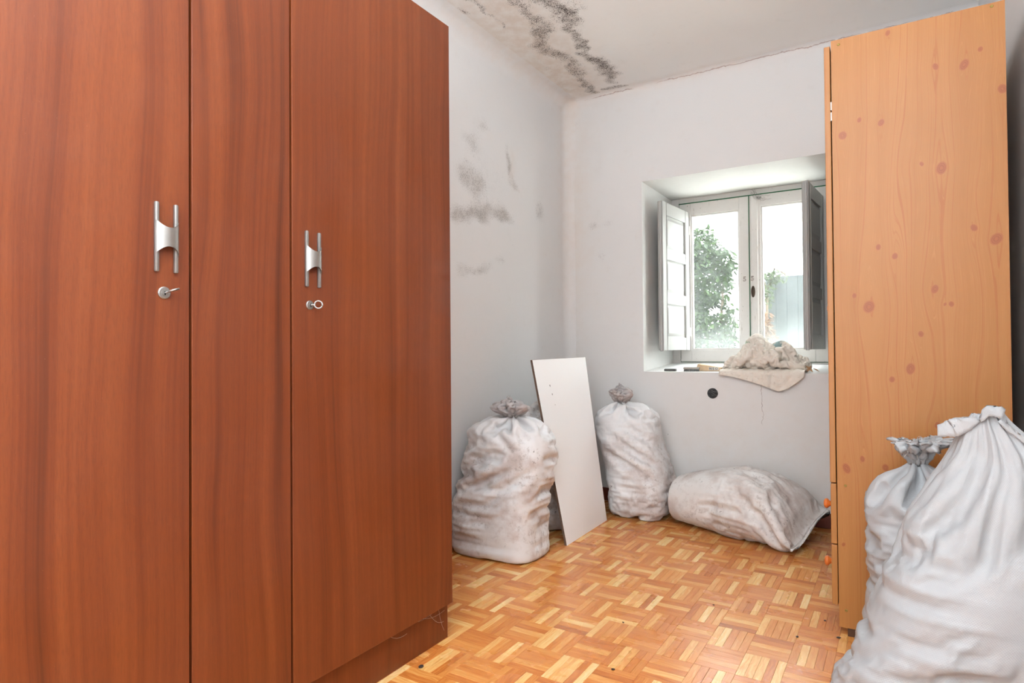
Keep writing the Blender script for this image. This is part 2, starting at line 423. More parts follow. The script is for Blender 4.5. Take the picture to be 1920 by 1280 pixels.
md = seg_density(ax, ay, [(-1.40, 2.30)]+mR, [.045, .052, .066, .068, .058, .048, .042, .024, .028, .06, .076, .07, .045], [.56, .58, .66, .68, .66, .62, .64, .58, .58, .64, .70, .70, .58])
md = np.maximum(md, seg_density(ax, ay, mL, [.055, .055, .058, .075, .075, .058, .055, .048, .055, .048, .042, .03, .016], [.46, .50, .50, .54, .54, .54, .54, .53, .48, .5, .54, .62, .5]))
md = np.maximum(md, seg_density(ax, ay, [(-1.55, 3.59), (-1.459, 3.608), (-1.40, 3.645)], [.02, .025, .015], [.6, .6, .4]))
md = np.maximum(md, seg_density(ax, ay, [(-1.656, 2.30), (-1.656, 2.375), (-1.653, 2.454), (-1.656, 2.545), (-1.675, 2.632)], [.02, .025, .018, .014, .02], [.5, .5, .45, .35, .42]))
md = np.maximum(md, blob(ax, ay, -1.747, 2.40, .022, .04, .42)); md = np.maximum(md, blob(ax, ay, -1.26, 2.62, .05, .12, .30))
md = np.maximum(md, blob(ax, ay, -1.70, 3.1, .05, .3, .2)); md = np.maximum(md, blob(ax, ay, -1.74, 3.45, .05, .15, .22))
stn = blob(GX, GY, -1.62, 2.7, .22, .8, .75)+blob(GX, GY, -1.72, 3.4, .18, .3, .55)+blob(GX, GY, XL, 3.0, .08, 1.2, .5)+blob(GX, GY, -1.4, 3.66, 1.2, .04, .35)
ceil = mesh_obj('ceiling', np.stack([GX, GY, GX*0+ZC], -1).reshape(-1, 3), [f[::-1] for f in grid_faces(len(cx), len(cy))], M_CEIL, None, True); tag(ceil, kind='structure')
set_attr(ceil, 'mould', md); set_attr(ceil, 'stain', np.clip(stn, 0, 0.8)); set_attr(ceil, 'mdark', np.full(GX.shape, 0.95))

# left wall (soft plaster cove to the ceiling and to the corner)
gy = np.concatenate([lines(YR, 1.6, 0.15)[:-1], lines(1.6, YB-0.075, 0.02)[:-1], YB-0.075*(1-np.sin(np.linspace(0, PI/2, 16)))]); gz = np.concatenate([lines(0, ZC-0.09, 0.02)[:-1], lines(ZC-0.09, ZC, 0.006)])
GY, GZ = np.meshgrid(gy, gz)
wv = np.array([mnoise.noise(Vector((a*1.7, b*1.7, 0.3))) for a, b in zip(GY.ravel(), GZ.ravel())]).reshape(GY.shape)*0.008
wv *= np.clip((ZC-GZ)/0.2, 0, 1)
X = XL+fillet(ZC-GZ, 0.085)+fillet(YB-GY, 0.07)+wv*np.clip((YB-GY)/0.15, 0, 1)
wx, wy = warp_noise(GY, GZ, 5, 18, 0.010); a_, b_ = GY+wx, GZ+wy
md = sum(blob(a_, b_, *q) for q in [(2.69, 2.143, .09, .05, .30), (2.60, 2.02, .07, .06, .34), (2.53, 1.85, .07, .06, .42), (2.64, 1.80, .06, .06, .38), (2.46, 1.63, .10, .05, .55), (2.66, 1.66, .13, .05, .60), (2.90, 1.68, .10, .04, .58), (2.945, 2.03, .025, .05, .42), (2.965, 1.96, .02, .05, .45), (3.03, 1.90, .05, .03, .42), (2.52, 1.36, .10, .035, .36), (2.68, 1.38, .10, .04, .46), (2.88, 1.43, .08, .035, .34), (3.30, 1.79, .08, .07, .40), (2.75, 1.85, .3, .25, .20)])
wall = mesh_obj('wall_left', np.stack([X, GY, GZ], -1).reshape(-1, 3), grid_faces(len(gy), len(gz)), M_WALL, None, True); tag(wall, kind='structure')
set_attr(wall, 'mould', np.clip(md*1.12, 0, 0.70)); set_attr(wall, 'mdark', np.full(GY.shape, 0.36))
set_attr(wall, 'stain', np.clip(blob(GY, GZ, YB, 2.3, .12, 1.2, .45)+blob(GY, GZ, 2.9, ZC, 1.0, .06, .45)+blob(GY, GZ, 2.99, 1.98, .03, .09, .35), 0, 0.7))

# back wall with the deep window opening
bx = lines(XL, XR, 0.02, (WX0, WX1)); bz = np.concatenate([lines(0, ZC-0.06, 0.02, (WZ0, WZ1))[:-1], lines(ZC-0.06, ZC, 0.006)])
GX, GZ = np.meshgrid(bx, bz)
keep = lambda i, j: not (bx[i] >= WX0-1e-6 and bx[i+1] <= WX1+1e-6 and bz[j] >= WZ0-1e-6 and bz[j+1] <= WZ1+1e-6)
wv = np.array([mnoise.noise(Vector((a*2, b*2, 4.3))) for a, b in zip(GX.ravel(), GZ.ravel())]).reshape(GX.shape)*0.007
edge = np.clip(np.minimum.reduce([np.hypot(np.maximum(np.maximum(WX0-GX, GX-WX1), 0), np.maximum(np.maximum(WZ0-GZ, GZ-WZ1), 0))])/0.12, 0, 1)
Y = YB-fillet(ZC-GZ, 0.035)+wv*edge*np.clip((ZC-GZ)/0.2, 0, 1)*np.clip((GX-XL)/0.15, 0, 1)
wallb = mesh_obj('wall_back', np.stack([GX, Y, GZ], -1).reshape(-1, 3), grid_faces(len(bx), len(bz), keep), M_BACK, None, True); tag(wallb, kind='structure')
md = blob(GX, GZ, -1.666, 1.74, .05, .04, .40)+blob(GX, GZ, -1.56, 1.745, .05, .03, .34)+blob(GX, GZ, -1.61, 1.54, .04, .06, .30)+blob(GX, GZ, -1.78, 2.42, .05, .05, .25)
set_attr(wallb, 'mould', md); set_attr(wallb, 'mdark', np.full(GX.shape, 0.4))
set_attr(wallb, 'stain', np.clip(blob(GX, GZ, XL, 1.9, .16, 1.2, .5)+blob(GX, GZ, -0.6, 0.35, .9, .35, .28)+blob(GX, GZ, -1.3, ZC, .8, .05, .4), 0, 0.7))

# recess of the window: two sides, lintel, sloping sill
def quad_grid(name, p00, p10, p11, p01, n, m, mat, parent=None, amp=0.003):
    V = []
    for j in range(m+1):
        for i in range(n+1):
            s, q = i/n, j/m; P = Vector(p00)*(1-s)*(1-q)+Vector(p10)*s*(1-q)+Vector(p11)*s*q+Vector(p01)*(1-s)*q
            nn = mnoise.noise(P*6)*amp*(min(1, 4*s*(1-s)*4)*min(1, 4*q*(1-q)*4)); V.append(P+Vector((nn, nn, nn)))
    return mesh_obj(name, V, grid_faces(n+1, m+1), mat, parent, True)
quad_grid('recess_jamb', (WX0, YB, WZ0), (WX0, WYD, 0.85), (WX0, WYD, WZ1), (WX0, YB, WZ1), 16, 24, M_REVEAL, wallb)
quad_grid('recess_jamb', (WX1, WYD, 0.85), (WX1, YB, WZ0), (WX1, YB, WZ1), (WX1, WYD, WZ1), 16, 24, M_REVEAL, wallb)
quad_grid('recess_lintel', (WX0, YB, WZ1), (WX0, WYD, WZ1), (WX1, WYD, WZ1), (WX1, YB, WZ1), 16, 24, M_REVEAL, wallb)
quad_grid('window_sill', (WX0, WYD, 0.85), (WX0, YB, WZ0), (WX1, YB, WZ0), (WX1, WYD, 0.85), 16, 24, M_REVEAL, wallb)
# outer leaf of the thick wall around the window
for nm, lo, hi in (('outer_masonry', (XL-0.3, WYD+0.03, -0.1), (WX0-0.005, WYD+0.10, ZC+0.2)), ('outer_masonry', (WX1+0.005, WYD+0.03, -0.1), (XR+0.5, WYD+0.10, ZC+0.2)),
                   ('outer_masonry', (WX0-0.005, WYD+0.03, WZ1+0.005), (WX1+0.005, WYD+0.10, ZC+0.2)), ('outer_masonry', (WX0-0.005, WYD+0.03, -0.1), (WX1+0.005, WYD+0.10, 0.84))):
    box(nm, lo, hi, M_REVEAL, wallb, 0)

# right wall, rear wall with a wide opening closed by an added panel
def slab(name, lo, hi, mat, sub=0):
    o = box(name, lo, hi, mat, None, 0); tag(o, kind='structure'); return o
slab('wall_right', (XR, YR, 0), (XR+0.1, YB+0.3, ZC), M_WALL)
rear = slab('wall_rear', (XL, YR-0.1, 2.1), (XR, YR, ZC), M_WALL)
tag(box('rear_sky_block', (-1.42, YR-0.07, 0), (0.18, YR-0.02, 2.1), M_SHUT, None, 0.004), kind='structure')  # unseen panel added to keep sky light out of the rear opening
box('wall_pier', (XL, YR-0.1, 0), (-1.42, YR, 2.1), M_WALL, rear, 0); box('wall_pier', (0.18, YR-0.1, 0), (XR, YR, 2.1), M_WALL, rear, 0)

# ------------------------------------------------------------------ floor: parquet strips
floor = box('floor', (XL, YR, -0.05), (XR, YB, -0.004), M_SUB, None, 0); tag(floor, kind='structure')
TW, TD, TX0, TY0 = 0.1200, 0.1505, -0.4225, 1.8950
tones = {}
rngf = np.random.RandomState(12)
fixed = {(0, 0): [.95, .78, .85, .30, 1.0], (3, 3): [.88, 1.0, .45, .66, .5], (1, 1): [.42, .95, .78, .35, .45], (0, 2): [.92, .5, .6, .55, .74],
         (3, 0): [.42, .55, .92, .45, .22], (0, 1): [.25, .38, .75, .5, .45], (1, 0): [.5, .3, .72, .4, .3], (2, 0): [.3, .62, .95, .4, .72], (2, 2): [.75, .55, .35, .9, .5],
         (1, 3): [.5, .82, .42, .3, .38], (3, 1): [.62, .4, .35, .85, .45], (2, 1): [.36, .5, .4, .7, .34], (2, 3): [.48, .36, .78, .42, .5], (0, 3): [.4, .62, .36, .48, .85], (1, 2): [.34, .45, .3, .62, .4], (3, 2): [.55, .34, .48, .66, .36]}
def strip_mesh(w, l):
    """one strip: chamfered top, local x across, local y along"""
    a, b, c, h = w/2-0.0002, l/2-0.0002, 0.0004, 0.0045
    V = [(-a, -b, -h), (a, -b, -h), (a, b, -h), (-a, b, -h), (-a, -b, -c), (a, -b, -c), (a, b, -c), (-a, b, -c), (-a+c, -b+c, 0), (a-c, -b+c, 0), (a-c, b-c, 0), (-a+c, b-c, 0)]
    F = [(0, 1, 5, 4), (1, 2, 6, 5), (2, 3, 7, 6), (3, 0, 4, 7), (4, 5, 9, 8), (5, 6, 10, 9), (6, 7, 11, 10), (7, 4, 8, 11), (8, 9, 10, 11)]
    return V, F
strips = []
for i in range(int((XL-TX0)/TW)-1, int((XR-TX0)/TW)+2):
    for j in range(int((YR-TY0)/TD)-1, int((YB-TY0)/TD)+2):
        x0, y0 = TX0+i*TW, TY0+j*TD
        ci, cj = i % 4, (j-2*(i//4)) % 4
        ts = fixed[(ci, cj)]; vert = (i+j) % 2 == 0
        for k in range(5):
            if vert: c = (x0+TW*(k+.5)/5, y0+TD/2); w, l = TW/5, TD
            else: c = (x0+TW/2, y0+TD*(4.5-k)/5); w, l = TD/5, TW
            hx, hy = (w/2, l/2) if vert else (l/2, w/2)
            xa, xb, ya, yb = max(c[0]-hx, XL), min(c[0]+hx, XR), max(c[1]-hy, YR), min(c[1]+hy, YB)
            if xb-xa < 0.004 or yb-ya < 0.004: continue
            full = (xb-xa > 2*hx-1e-6 and yb-ya > 2*hy-1e-6)
            tone = ts[k]*0.8+0.08+rngf.uniform(-.07, .07)
            strips.append((((xa+xb)/2, (ya+yb)/2), xb-xa, yb-ya, vert, tone, full))
def cam_px(x, y, z):
    q = Vector((x, y, z-CAM_H)); dz = q.dot(_f)
    if dz < 0.1: return None
    return 960+FPX*q.dot(_r)/dz, 640+FPX*q.dot(_d)/dz
def seen(s):
    (x, y), full = s[0], s[5]
    if not full: return False
    pp = cam_px(x, y, 0)
    if pp is None or not (-10 < pp[0] < 1930 and pp[1] < 1292): return False
    t_ = -1.287/x if x < 0 else 2
    if x < -1.287 and y*t_ < 1.64: return False           # behind the tall red-brown wardrobe
    if x > -0.20 and y > 2.30: return False
    if x > -0.16 and 1.6 < y: return False                # under the near sacks
    if x < -1.30 and y > 2.2: return False
    return True
vis = sorted([s for s in strips if seen(s)], key=lambda s: s[0][0]**2+s[0][1]**2)[:300]
visset = {id(s) for s in vis}
meshes = {}
for vert in (True, False):
    w, l = (TW/5, TD) if vert else (TD/5, TW)
    V, F = strip_mesh(w, l); me = bpy.data.meshes.new('parquet_strip'); me.from_pydata(V, [], F); me.update(); me.materials.append(M_FLOOR)
    uv = me.uv_layers.new(name='UVMap')
    for li, lp in enumerate(me.loops): uv.data[li].uv = me.vertices[lp.vertex_index].co.xy
    meshes[vert] = me
for s in vis:
    o = bpy.data.objects.new('parquet_strip', meshes[s[3]]); link(o, floor); o.location = (s[0][0], s[0][1], random.uniform(-0.0003, 0.0001))
    o.rotation_euler = (random.uniform(-.002, .002), random.uniform(-.003, .003), 0 if s[3] else PI/2); o.color = (s[4], s[4], s[4], 1)
V, F, T, UV = [], [], [], []
for s in strips:
    if id(s) in visset: continue
    (x, y), sx, sy, vert, tone, full = s
    w, l = (sx, sy) if vert else (sy, sx)
    v, f = strip_mesh(w, l); b0 = len(V); off = (random.uniform(0, 40), random.uniform(0, 90))
    for q in v:
        V.append((x+q[0], y+q[1], q[2]) if vert else (x-q[1], y+q[0], q[2])); T.append(tone); UV.append((q[0]+off[0], q[1]+off[1]))
    F += [tuple(b0+i for i in ff) for ff in f]
rest = mesh_obj('parquet_strips_beyond', V, F, M_FLOORS, floor); rest['kind'] = 'stuff'; set_attr(rest, 'tone', T)
uvl = rest.data.uv_layers.new(name='UVMap'); vi = np.zeros(len(rest.data.loops), dtype=np.int32); rest.data.loops.foreach_get('vertex_index', vi)
uvl.data.foreach_set('uv', np.array(UV, dtype=np.float32)[vi].ravel())

# baseboards
def baseb(name, lo, hi): tag(box(name, lo, hi, M_BASEB, None, 0.003), kind='structure')
baseb('baseboard_back', (XL+0.016, YB-0.016, 0), (XR, YB+0.004, 0.078)); baseb('baseboard_left', (XL-0.004, YR, 0), (XL+0.016, YB, 0.078)); baseb('baseboard_right', (XR-0.014, YR, 0), (XR+0.004, YB-0.016, 0.078))

# ------------------------------------------------------------------ mahogany wardrobe
XF = -1.257; WY0, WY1, WZT, WZB = 0.112, 1.640, 2.022, 0.125
wr = empty('wardrobe', (-1.55, 0.88, 0)); tag(wr, 'tall red-brown mahogany wardrobe with steel handles along the left wall', 'wardrobe')
def wbox(name, lo, hi, mat, parent=None, bevel=0.001):
    return adopt(box(name, lo, hi, mat, None, bevel), parent, wr)
def wpart(o, parent=None): return adopt(o, parent, wr)
SIDEX0 = -1.828
wbox('side_panel', (SIDEX0, WY1-0.018, WZB-0.003), (XF-0.024, WY1, WZT), M_MAHO); wbox('side_panel', (SIDEX0, WY0, WZB-0.003), (XF-0.024, WY0+0.018, WZT), M_MAHO)
wbox('top_panel', (SIDEX0, WY0+0.018, WZT-0.018), (XF-0.024, WY1-0.018, WZT), M_MAHO); wbox('bottom_panel', (SIDEX0, WY0+0.018, WZB-0.003), (XF-0.024, WY1-0.018, WZB+0.015), M_MAHO)
wbox('back_panel', (SIDEX0-0.004, WY0, WZB), (SIDEX0, WY1, WZT), M_MAHO)
for yy in (0.745, 1.0): wbox('partition', (SIDEX0, yy, WZB+0.015), (XF-0.026, yy+0.016, WZT-0.018), M_DARK)  # partitions coloured black, painted shade behind the door gaps
wbox('plinth', (-1.78, WY0+0.02, 0), (-1.287, WY1+0.012, WZB-0.003), M_MAHO)
DOORS = [(WY0, 0.7492), (0.7550, 1.0028), (1.0095, WY1)]
dz = (WZB, WZT+0.001)
d_l = wbox('door', (XF-0.020, DOORS[0][0], dz[0]), (XF, DOORS[0][1], dz[1]), M_MAHO, None, 0.0012)
d_c = wbox('centre_panel', (XF-0.020, DOORS[1][0], dz[0]), (XF, DOORS[1][1], dz[1]), M_MAHO, None, 0.0012)
d_r = wbox('door', (XF-0.020, DOORS[2][0], dz[0]), (XF, DOORS[2][1], dz[1]), M_MAHO, None, 0.0012)
def handle(door, yc, zc):
    bm = bmesh.new(); hw = 0.0195
    for s in (-1, 1):
        add_box(bm, (XF, yc+s*hw-0.0042, zc-0.070), (XF+0.0085, yc+s*hw+0.0042, zc+0.070), 0.0026, 2)
    # saddle plate: bulges out between the bars, concave upper and lower edge
    n, m = 14, 8; grid = []
    for j in range(m+1):
        row = []
        for i in range(n+1):
            s = -1+2*i/n; q = -1+2*j/m
            hh = 0.034-0.0150*(1-abs(s)**2.2)
            row.append((XF+0.0075+0.0125*(1-s*s)**0.7, yc+s*(hw+0.0046), zc+q*hh))
        grid.append(row)
    def sheet(off):
        return [[bm.verts.new((p_[0]+off, p_[1], p_[2])) for p_ in row] for row in grid]
    A, B = sheet(0), sheet(-0.0028)
    for j in range(m):
        for i in range(n):
            bm.faces.new((A[j][i], A[j][i+1], A[j+1][i+1], A[j+1][i])); bm.faces.new((B[j][i], B[j+1][i], B[j+1][i+1], B[j][i+1]))
    for i in range(n):
        bm.faces.new((A[0][i], B[0][i], B[0][i+1], A[0][i+1])); bm.faces.new((A[m][i+1], B[m][i+1], B[m][i], A[m][i]))
    for j in range(m):
        bm.faces.new((A[j+1][0], B[j+1][0], B[j][0], A[j][0])); bm.faces.new((A[j][n], B[j][n], B[j+1][n], A[j+1][n]))
    o = wpart(bm_obj('handle', bm, M_STEEL), door); o['label'] = 'brushed steel H-shaped handle'
    md_ = o.modifiers.new('es', 'EDGE_SPLIT'); md_.split_angle = 0.7; o.data.polygons.foreach_set('use_smooth', [True]*len(o.data.polygons))
handle(d_l, 0.699, 1.181); handle(d_r, 1.069, 1.181)
def lock(door, yc, zc, r):
    o = wpart(lathe('lock', [(0.0001, XF+0.0044), (r*0.5, XF+0.0044), (r*0.52, XF+0.0032), (r*0.86, XF+0.0032), (r, XF+0.002), (r, XF)], M_STEEL, None, 'x', (0, yc, zc)), door)
    o['label'] = 'round steel lock plate'; es = o.modifiers.new('es', 'EDGE_SPLIT'); es.split_angle = 0.5
    k = wpart(box('keyhole', (XF+0.004, yc-0.0012, zc-0.0045), (XF+0.0052, yc+0.0012, zc+0.003), M_DARK, None, 0.0003), door)
lock(d_l, 0.6965, 1.070, 0.0125); lock(d_r, 1.0615, 1.066, 0.0115)
for zz in (1.955, 1.075, 0.215):
    o = wpart(lathe('hinge', [(0.0001, -0.024), (0.005, -0.022), (0.005, 0.022), (0.0001, 0.024)], M_STEEL, None, 'z', (XF-0.012, WY1+0.004, zz), 12)); o['label'] = 'small steel hinge'
# dust web in the plinth corner
V, F = [], []
for a, b in [((-1.2862, 1.50, .118), (-1.2862, 1.635, .095)), ((-1.2862, 1.56, .105), (-1.2862, 1.63, .06)), ((-1.2862, 1.60, .12), (-1.2862, 1.632, .03)), ((-1.286, 1.44, .121), (-1.286, 1.60, .112)), ((-1.286, 1.36, .121), (-1.286, 1.45, .09))]:
    a, b = Vector(a), Vector(b); pts = [a.lerp(b, q/6)+Vector((0.0004*(q % 2), 0, -0.012*math.sin(PI*q/6))) for q in range(7)]
    v, f = tube(pts, 0.0004, 4); F += [tuple(len(V)+i for i in ff) for ff in f]; V += v
M_WEB = plain('cobweb', srgb(200, 188, 178), 0.9, 0)
o = tag(mesh_obj('cobweb', V, F, M_WEB), 'thin grey cobweb strands on the wardrobe plinth corner', 'cobweb')
# two keys left in the locks
def key(name, base, direction, bow_axis, label):
    k = empty(name, base); d = Vector(direction).normalized()
    V, F = tube([(0, 0, 0), tuple(d*0.006), tuple(d*0.011)], 0.0018, 8); o = mesh_obj('shaft', V, F, M_STEEL, k, True)
    c = d*0.019; a = Vector(bow_axis).normalized(); e1 = d; e2 = a.cross(d).normalized()
    V, F = tube([tuple(c+e1*0.0095*math.cos(q*2*PI/24)+e2*0.0095*math.sin(q*2*PI/24)) for q in range(24)], 0.0021, 8, True)
    mesh_obj('bow', V, F, M_STEEL, k, True)
    tag(k, label, 'key'); return k
key('key', (XF+0.0035, 0.6965, 1.070), (0.8, 0.45, 0.25), (0.02, -0.2, 0.9), 'steel key seen edge-on in the lock of the left wardrobe door')
key('key', (XF+0.0035, 1.0615, 1.066), (0.55, 0.72, 0.06), (0.8, -0.6, 0.15), 'steel key with round ring bow in the right wardrobe door')

# ------------------------------------------------------------------ pine wardrobe
pw = empty('wardrobe', (0.04, 2.75, 0)); tag(pw, 'light knotty pine wardrobe with two drawers beside the window', 'wardrobe')
def ppart(o, parent=None):
    return adopt(o, parent, pw)
PX0, PX1, PY0, PY1, PZ0, PZ1 = -0.184, 0.276, 2.329, 3.17, 0.028, 1.972
# near side panel: a dense grid so that the grain can bend around each knot
knots = [(-0.021, 1.955, .008), (0.104, 1.816, .009), (0.176, 1.804, .016), (0.216, 1.841, .008), (0.267, 1.71, .013), (-0.153, 1.65, .014), (-0.104, 1.692, .008), (-0.043, 1.671, .010), (0.115, 1.499, .016), (0.064, 1.52, .007), (0.193, 1.306, .009), (0.246, 1.267, .016), (-0.011, 1.238, .009), (-0.056, 1.271, .009), (-0.126, 1.118, .008), (-0.085, 1.08, .017), (0.093, 1.127, .012), (0.118, 1.079, .005), (0.134, 1.079, .008), (0.055, 0.989, .008), (0.026, 0.88, .015), (-0.024, 0.846, .009), (-0.156, 0.551, .016), (-0.11, 0.586, .009), (-0.046, 0.564, .010), (0.093, 0.707, .010), (-0.168, 0.30, .007)]
nx, nz = 116, 490
sx = np.linspace(PX0, PX1, nx); sz = np.linspace(PZ0, PZ1, nz); SX, SZ = np.meshgrid(sx, sz)
gu = SX.copy(); kn = np.zeros_like(SX); rk = np.random.RandomState(3)
gu += 0.004*np.sin(SZ*2.1+SX*9)+0.002*np.sin(SZ*4.7+1.3)
for (kx, kz, r) in knots:
    dx, dzz = SX-kx, SZ-kz; sx_ = 1+0.35*(rk.rand()-.5); sz_ = 1.15+0.4*rk.rand(); tilt = (rk.rand()-.5)*1.2
    dr = np.hypot((dx+tilt*dzz*0.4)/sx_, dzz/sz_)
    kn = np.maximum(kn, np.clip(1.30-dr/r*1.05, 0, 1))
    gu -= 1.5*r*np.sign(dx)*np.exp(-np.abs(dx)/(2.6*r))*np.exp(-(np.abs(dzz)/(5.5*r))**1.3)*np.clip(np.abs(dx)/(0.4*r), 0, 1)
# tall cathedral arches
for (kx, zt, wdt, ln) in [(-0.11, 1.35, .03, .5), (0.06, 1.35, .035, .45), (0.0, 1.75, .03, .4), (0.19, 1.6, .03, .4), (0.19, 0.95, .035, .35), (-0.13, 0.85, .03, .35), (0.06, 0.8, .025, .3), (0.02, 0.45, .03, .3), (-0.02, 1.5, .02, .3)]:
    gu += 0.022*np.exp(-((SX-kx)/wdt)**2)*np.exp(-((SZ-zt+ln*.5)/(ln*.5))**2)
V = np.concatenate([np.stack([SX, SX*0+PY0, SZ], -1).reshape(-1, 3)])
sp = mesh_obj('side_panel', V, grid_faces(nx, nz), M_PINEG, None, True)
set_attr(sp, 'gu', gu); set_attr(sp, 'knot', kn)
bm = bmesh.new(); bm.from_mesh(sp.data)
be = [e for e in bm.edges if e.is_boundary]; r = bmesh.ops.extrude_edge_only(bm, edges=be)
nv_ = [v for v in r['geom'] if isinstance(v, bmesh.types.BMVert)]
for v in nv_: v.co.y += 0.018
bmesh.ops.contextual_create(bm, geom=[e for e in bm.edges if e.is_boundary]); bm.normal_update(); bm.to_mesh(sp.data); bm.free()
sp.data.polygons.foreach_set('use_smooth', [False]*len(sp.data.polygons)); ppart(sp)
ppart(box('side_panel', (PX0, PY1-0.018, PZ0), (PX1, PY1, PZ1), M_PINE)); ppart(box('top_panel', (PX0, PY0+0.018, PZ1-0.02), (PX1, PY1-0.018, PZ1-0.002), M_PINE))
ppart(box('bottom_panel', (PX0, PY0+0.018, 0.06), (PX1, PY1-0.018, 0.078), M_PINE)); ppart(box('back_panel', (PX1-0.008, PY0+0.018, PZ0), (PX1-0.004, PY1-0.018, PZ1-0.02), M_PINE))
ppart(box('shelf', (PX0+0.004, PY0+0.018, 0.488), (PX1-0.01, PY1-0.018, 0.504), M_PINE))
dx0, dx1 = -0.2055, -0.1875; ym = (PY0+PY1)/2
pdoors = []
for (a, b) in ((PY0+0.003, ym-0.0015), (ym+0.0015, PY1-0.003)):
    pdoors.append(ppart(box('door', (dx0, a, 0.500), (dx1, b, 1.958), M_PINE, None, 0.002)))
drawers = []
for (z0, z1) in ((0.2975, 0.4965), (0.096, 0.2940)):
    d = ppart(box('drawer', (dx0+0.001, PY0+0.003, z0), (dx1+0.001, PY1-0.003, z1), M_PINE, None, 0.002)); drawers.append((d, (z0+z1)/2))
prof = [(0.0001, -0.034), (0.008, -0.0335), (0.0145, -0.031), (0.0175, -0.026), (0.0165, -0.021), (0.011, -0.016), (0.0085, -0.011), (0.0085, -0.004), (0.012, 0.0)]
for d, zc in drawers:
    for yk in (2.477, 3.02):
        ppart(lathe('knob', prof, M_KNOB, None, 'x', (dx0, yk, zc), 24), d)
for d, yk in zip(pdoors, (ym-0.05, ym+0.05)): ppart(lathe('knob', prof, M_KNOB, None, 'x', (dx0, yk, 1.1), 24), d)
ppart(box('base_plinth', (-0.160, PY0+0.004, 0.0), (PX1-0.02, PY1-0.02, PZ0), plain('dark_base', srgb(84, 56, 38), 0.8, 0, 0.3, 40), None, 0.001))
for i, zz in enumerate((1.755, 1.72)): ppart(box('hinge', (dx1-0.0005, PY0+0.0005, zz-0.014), (PX0+0.0005, PY0+0.018, zz+0.014), M_STEEL, None, 0.0006))
for (kx, kz) in [(-0.161, 1.955), (0.245, 1.962), (-0.160, 0.494), (-0.163, 0.085)]:
    ppart(lathe('screw', [(0.0001, PY0-0.0012), (0.0016, PY0-0.0013), (0.0018, PY0-0.0018), (0.0042, PY0-0.0012), (0.0045, PY0+0.0005)], M_BRASS, None, 'y', (kx, 0, kz), 14))

# ------------------------------------------------------------------ window
w1 = empty('window_1', (-0.821, WYD, 0.86)); tag(w1, kind='structure')
w1['label'] = 'old white two-leaf casement window in deep recess'
def wp(o, parent=None):
    return adopt(o, parent, w1)
FX0, FX1, FZ0, FZ1 = WX0, WX1, 0.835, WZ1
XM = -0.821
bm = bmesh.new()
for lo, hi in (((FX0, WYD-0.02, FZ0), (-1.279, WYD+0.05, FZ1)), ((-0.363, WYD-0.02, FZ0), (FX1, WYD+0.05, FZ1)), ((-1.279, WYD-0.02, 1.938), (-0.363, WYD+0.05, FZ1)), ((-1.279, WYD-0.02, FZ0), (-0.363, WYD+0.05, 0.857))):
    add_box(bm, lo, hi, 0.002, 1)
wp(bm_obj('outer_frame', bm, M_WHITEW))
SZ0, SZ1 = 0.860, 1.934
def sash(x0, x1, gx0, gx1, gz0, gz1, left):
    bm = bmesh.new(); y0, y1 = WYD-0.032, WYD+0.012
    add_box(bm, (x0, y0, SZ0), (gx0, y1, SZ1), 0.002, 1); add_box(bm, (gx1, y0, SZ0), (x1, y1, SZ1), 0.002, 1)
    add_box(bm, (gx0, y0, gz1), (gx1, y1, SZ1), 0.002, 1); add_box(bm, (gx0, y0, SZ0), (gx1, y1, gz0), 0.002, 1)
    # rebated glazing beads
    b = 0.010
    for lo, hi in (((gx0, y0+.008, gz0), (gx0+b, y1-.006, gz1)), ((gx1-b, y0+.008, gz0), (gx1, y1-.006, gz1)), ((gx0+b, y0+.008, gz1-b), (gx1-b, y1-.006, gz1)), ((gx0+b, y0+.008, gz0), (gx1-b, y1-.006, gz0+b))):
        add_box(bm, lo, hi, 0.002, 1)
    # cover strip on the meeting stile
    if not left: add_box(bm, (x0+0.010, y0-0.012, SZ0+0.004), (x0+0.052, y0+0.002, SZ1-0.004), 0.004, 2)
    o = wp(bm_obj('sash', bm, M_WHITEW))
    g = wp(box('glass_pane', (gx0+0.004, WYD-0.012, gz0+0.004), (gx1-0.004, WYD-0.009, gz1-0.004), M_GLASS, None, 0), o); g.data.materials.append(M_CLEAR)
    for f in g.data.polygons: f.material_index = 0 if f.normal.y < -0.5 else 1
    return o
s_l = sash(-1.275, -0.8235, -1.200, -0.884, 0.940, 1.852, True); s_r = sash(-0.8195, -0.367, -0.750, -0.442, 0.940, 1.860, False)
# old green paint showing in the joints
for lo, hi in (((-1.2790, WYD-0.022, 0.857), (-1.2748, WYD-0.019, 1.938)), ((-1.279, WYD-0.0335, 1.9330), (-0.363, WYD-0.019, 1.9395)), ((-1.279, WYD-0.022, 0.8565), (-0.363, WYD-0.019, 0.8605)), ((-0.8242, WYD-0.0340, 0.862), (-0.8193, WYD-0.030, 1.933)), ((-0.3672, WYD-0.022, 0.857), (-0.363, WYD-0.019, 1.938))):
    o = wp(box('joint_line', lo, hi, M_GREEN, None, 0)); o['label'] = 'old green paint in the frame joint'
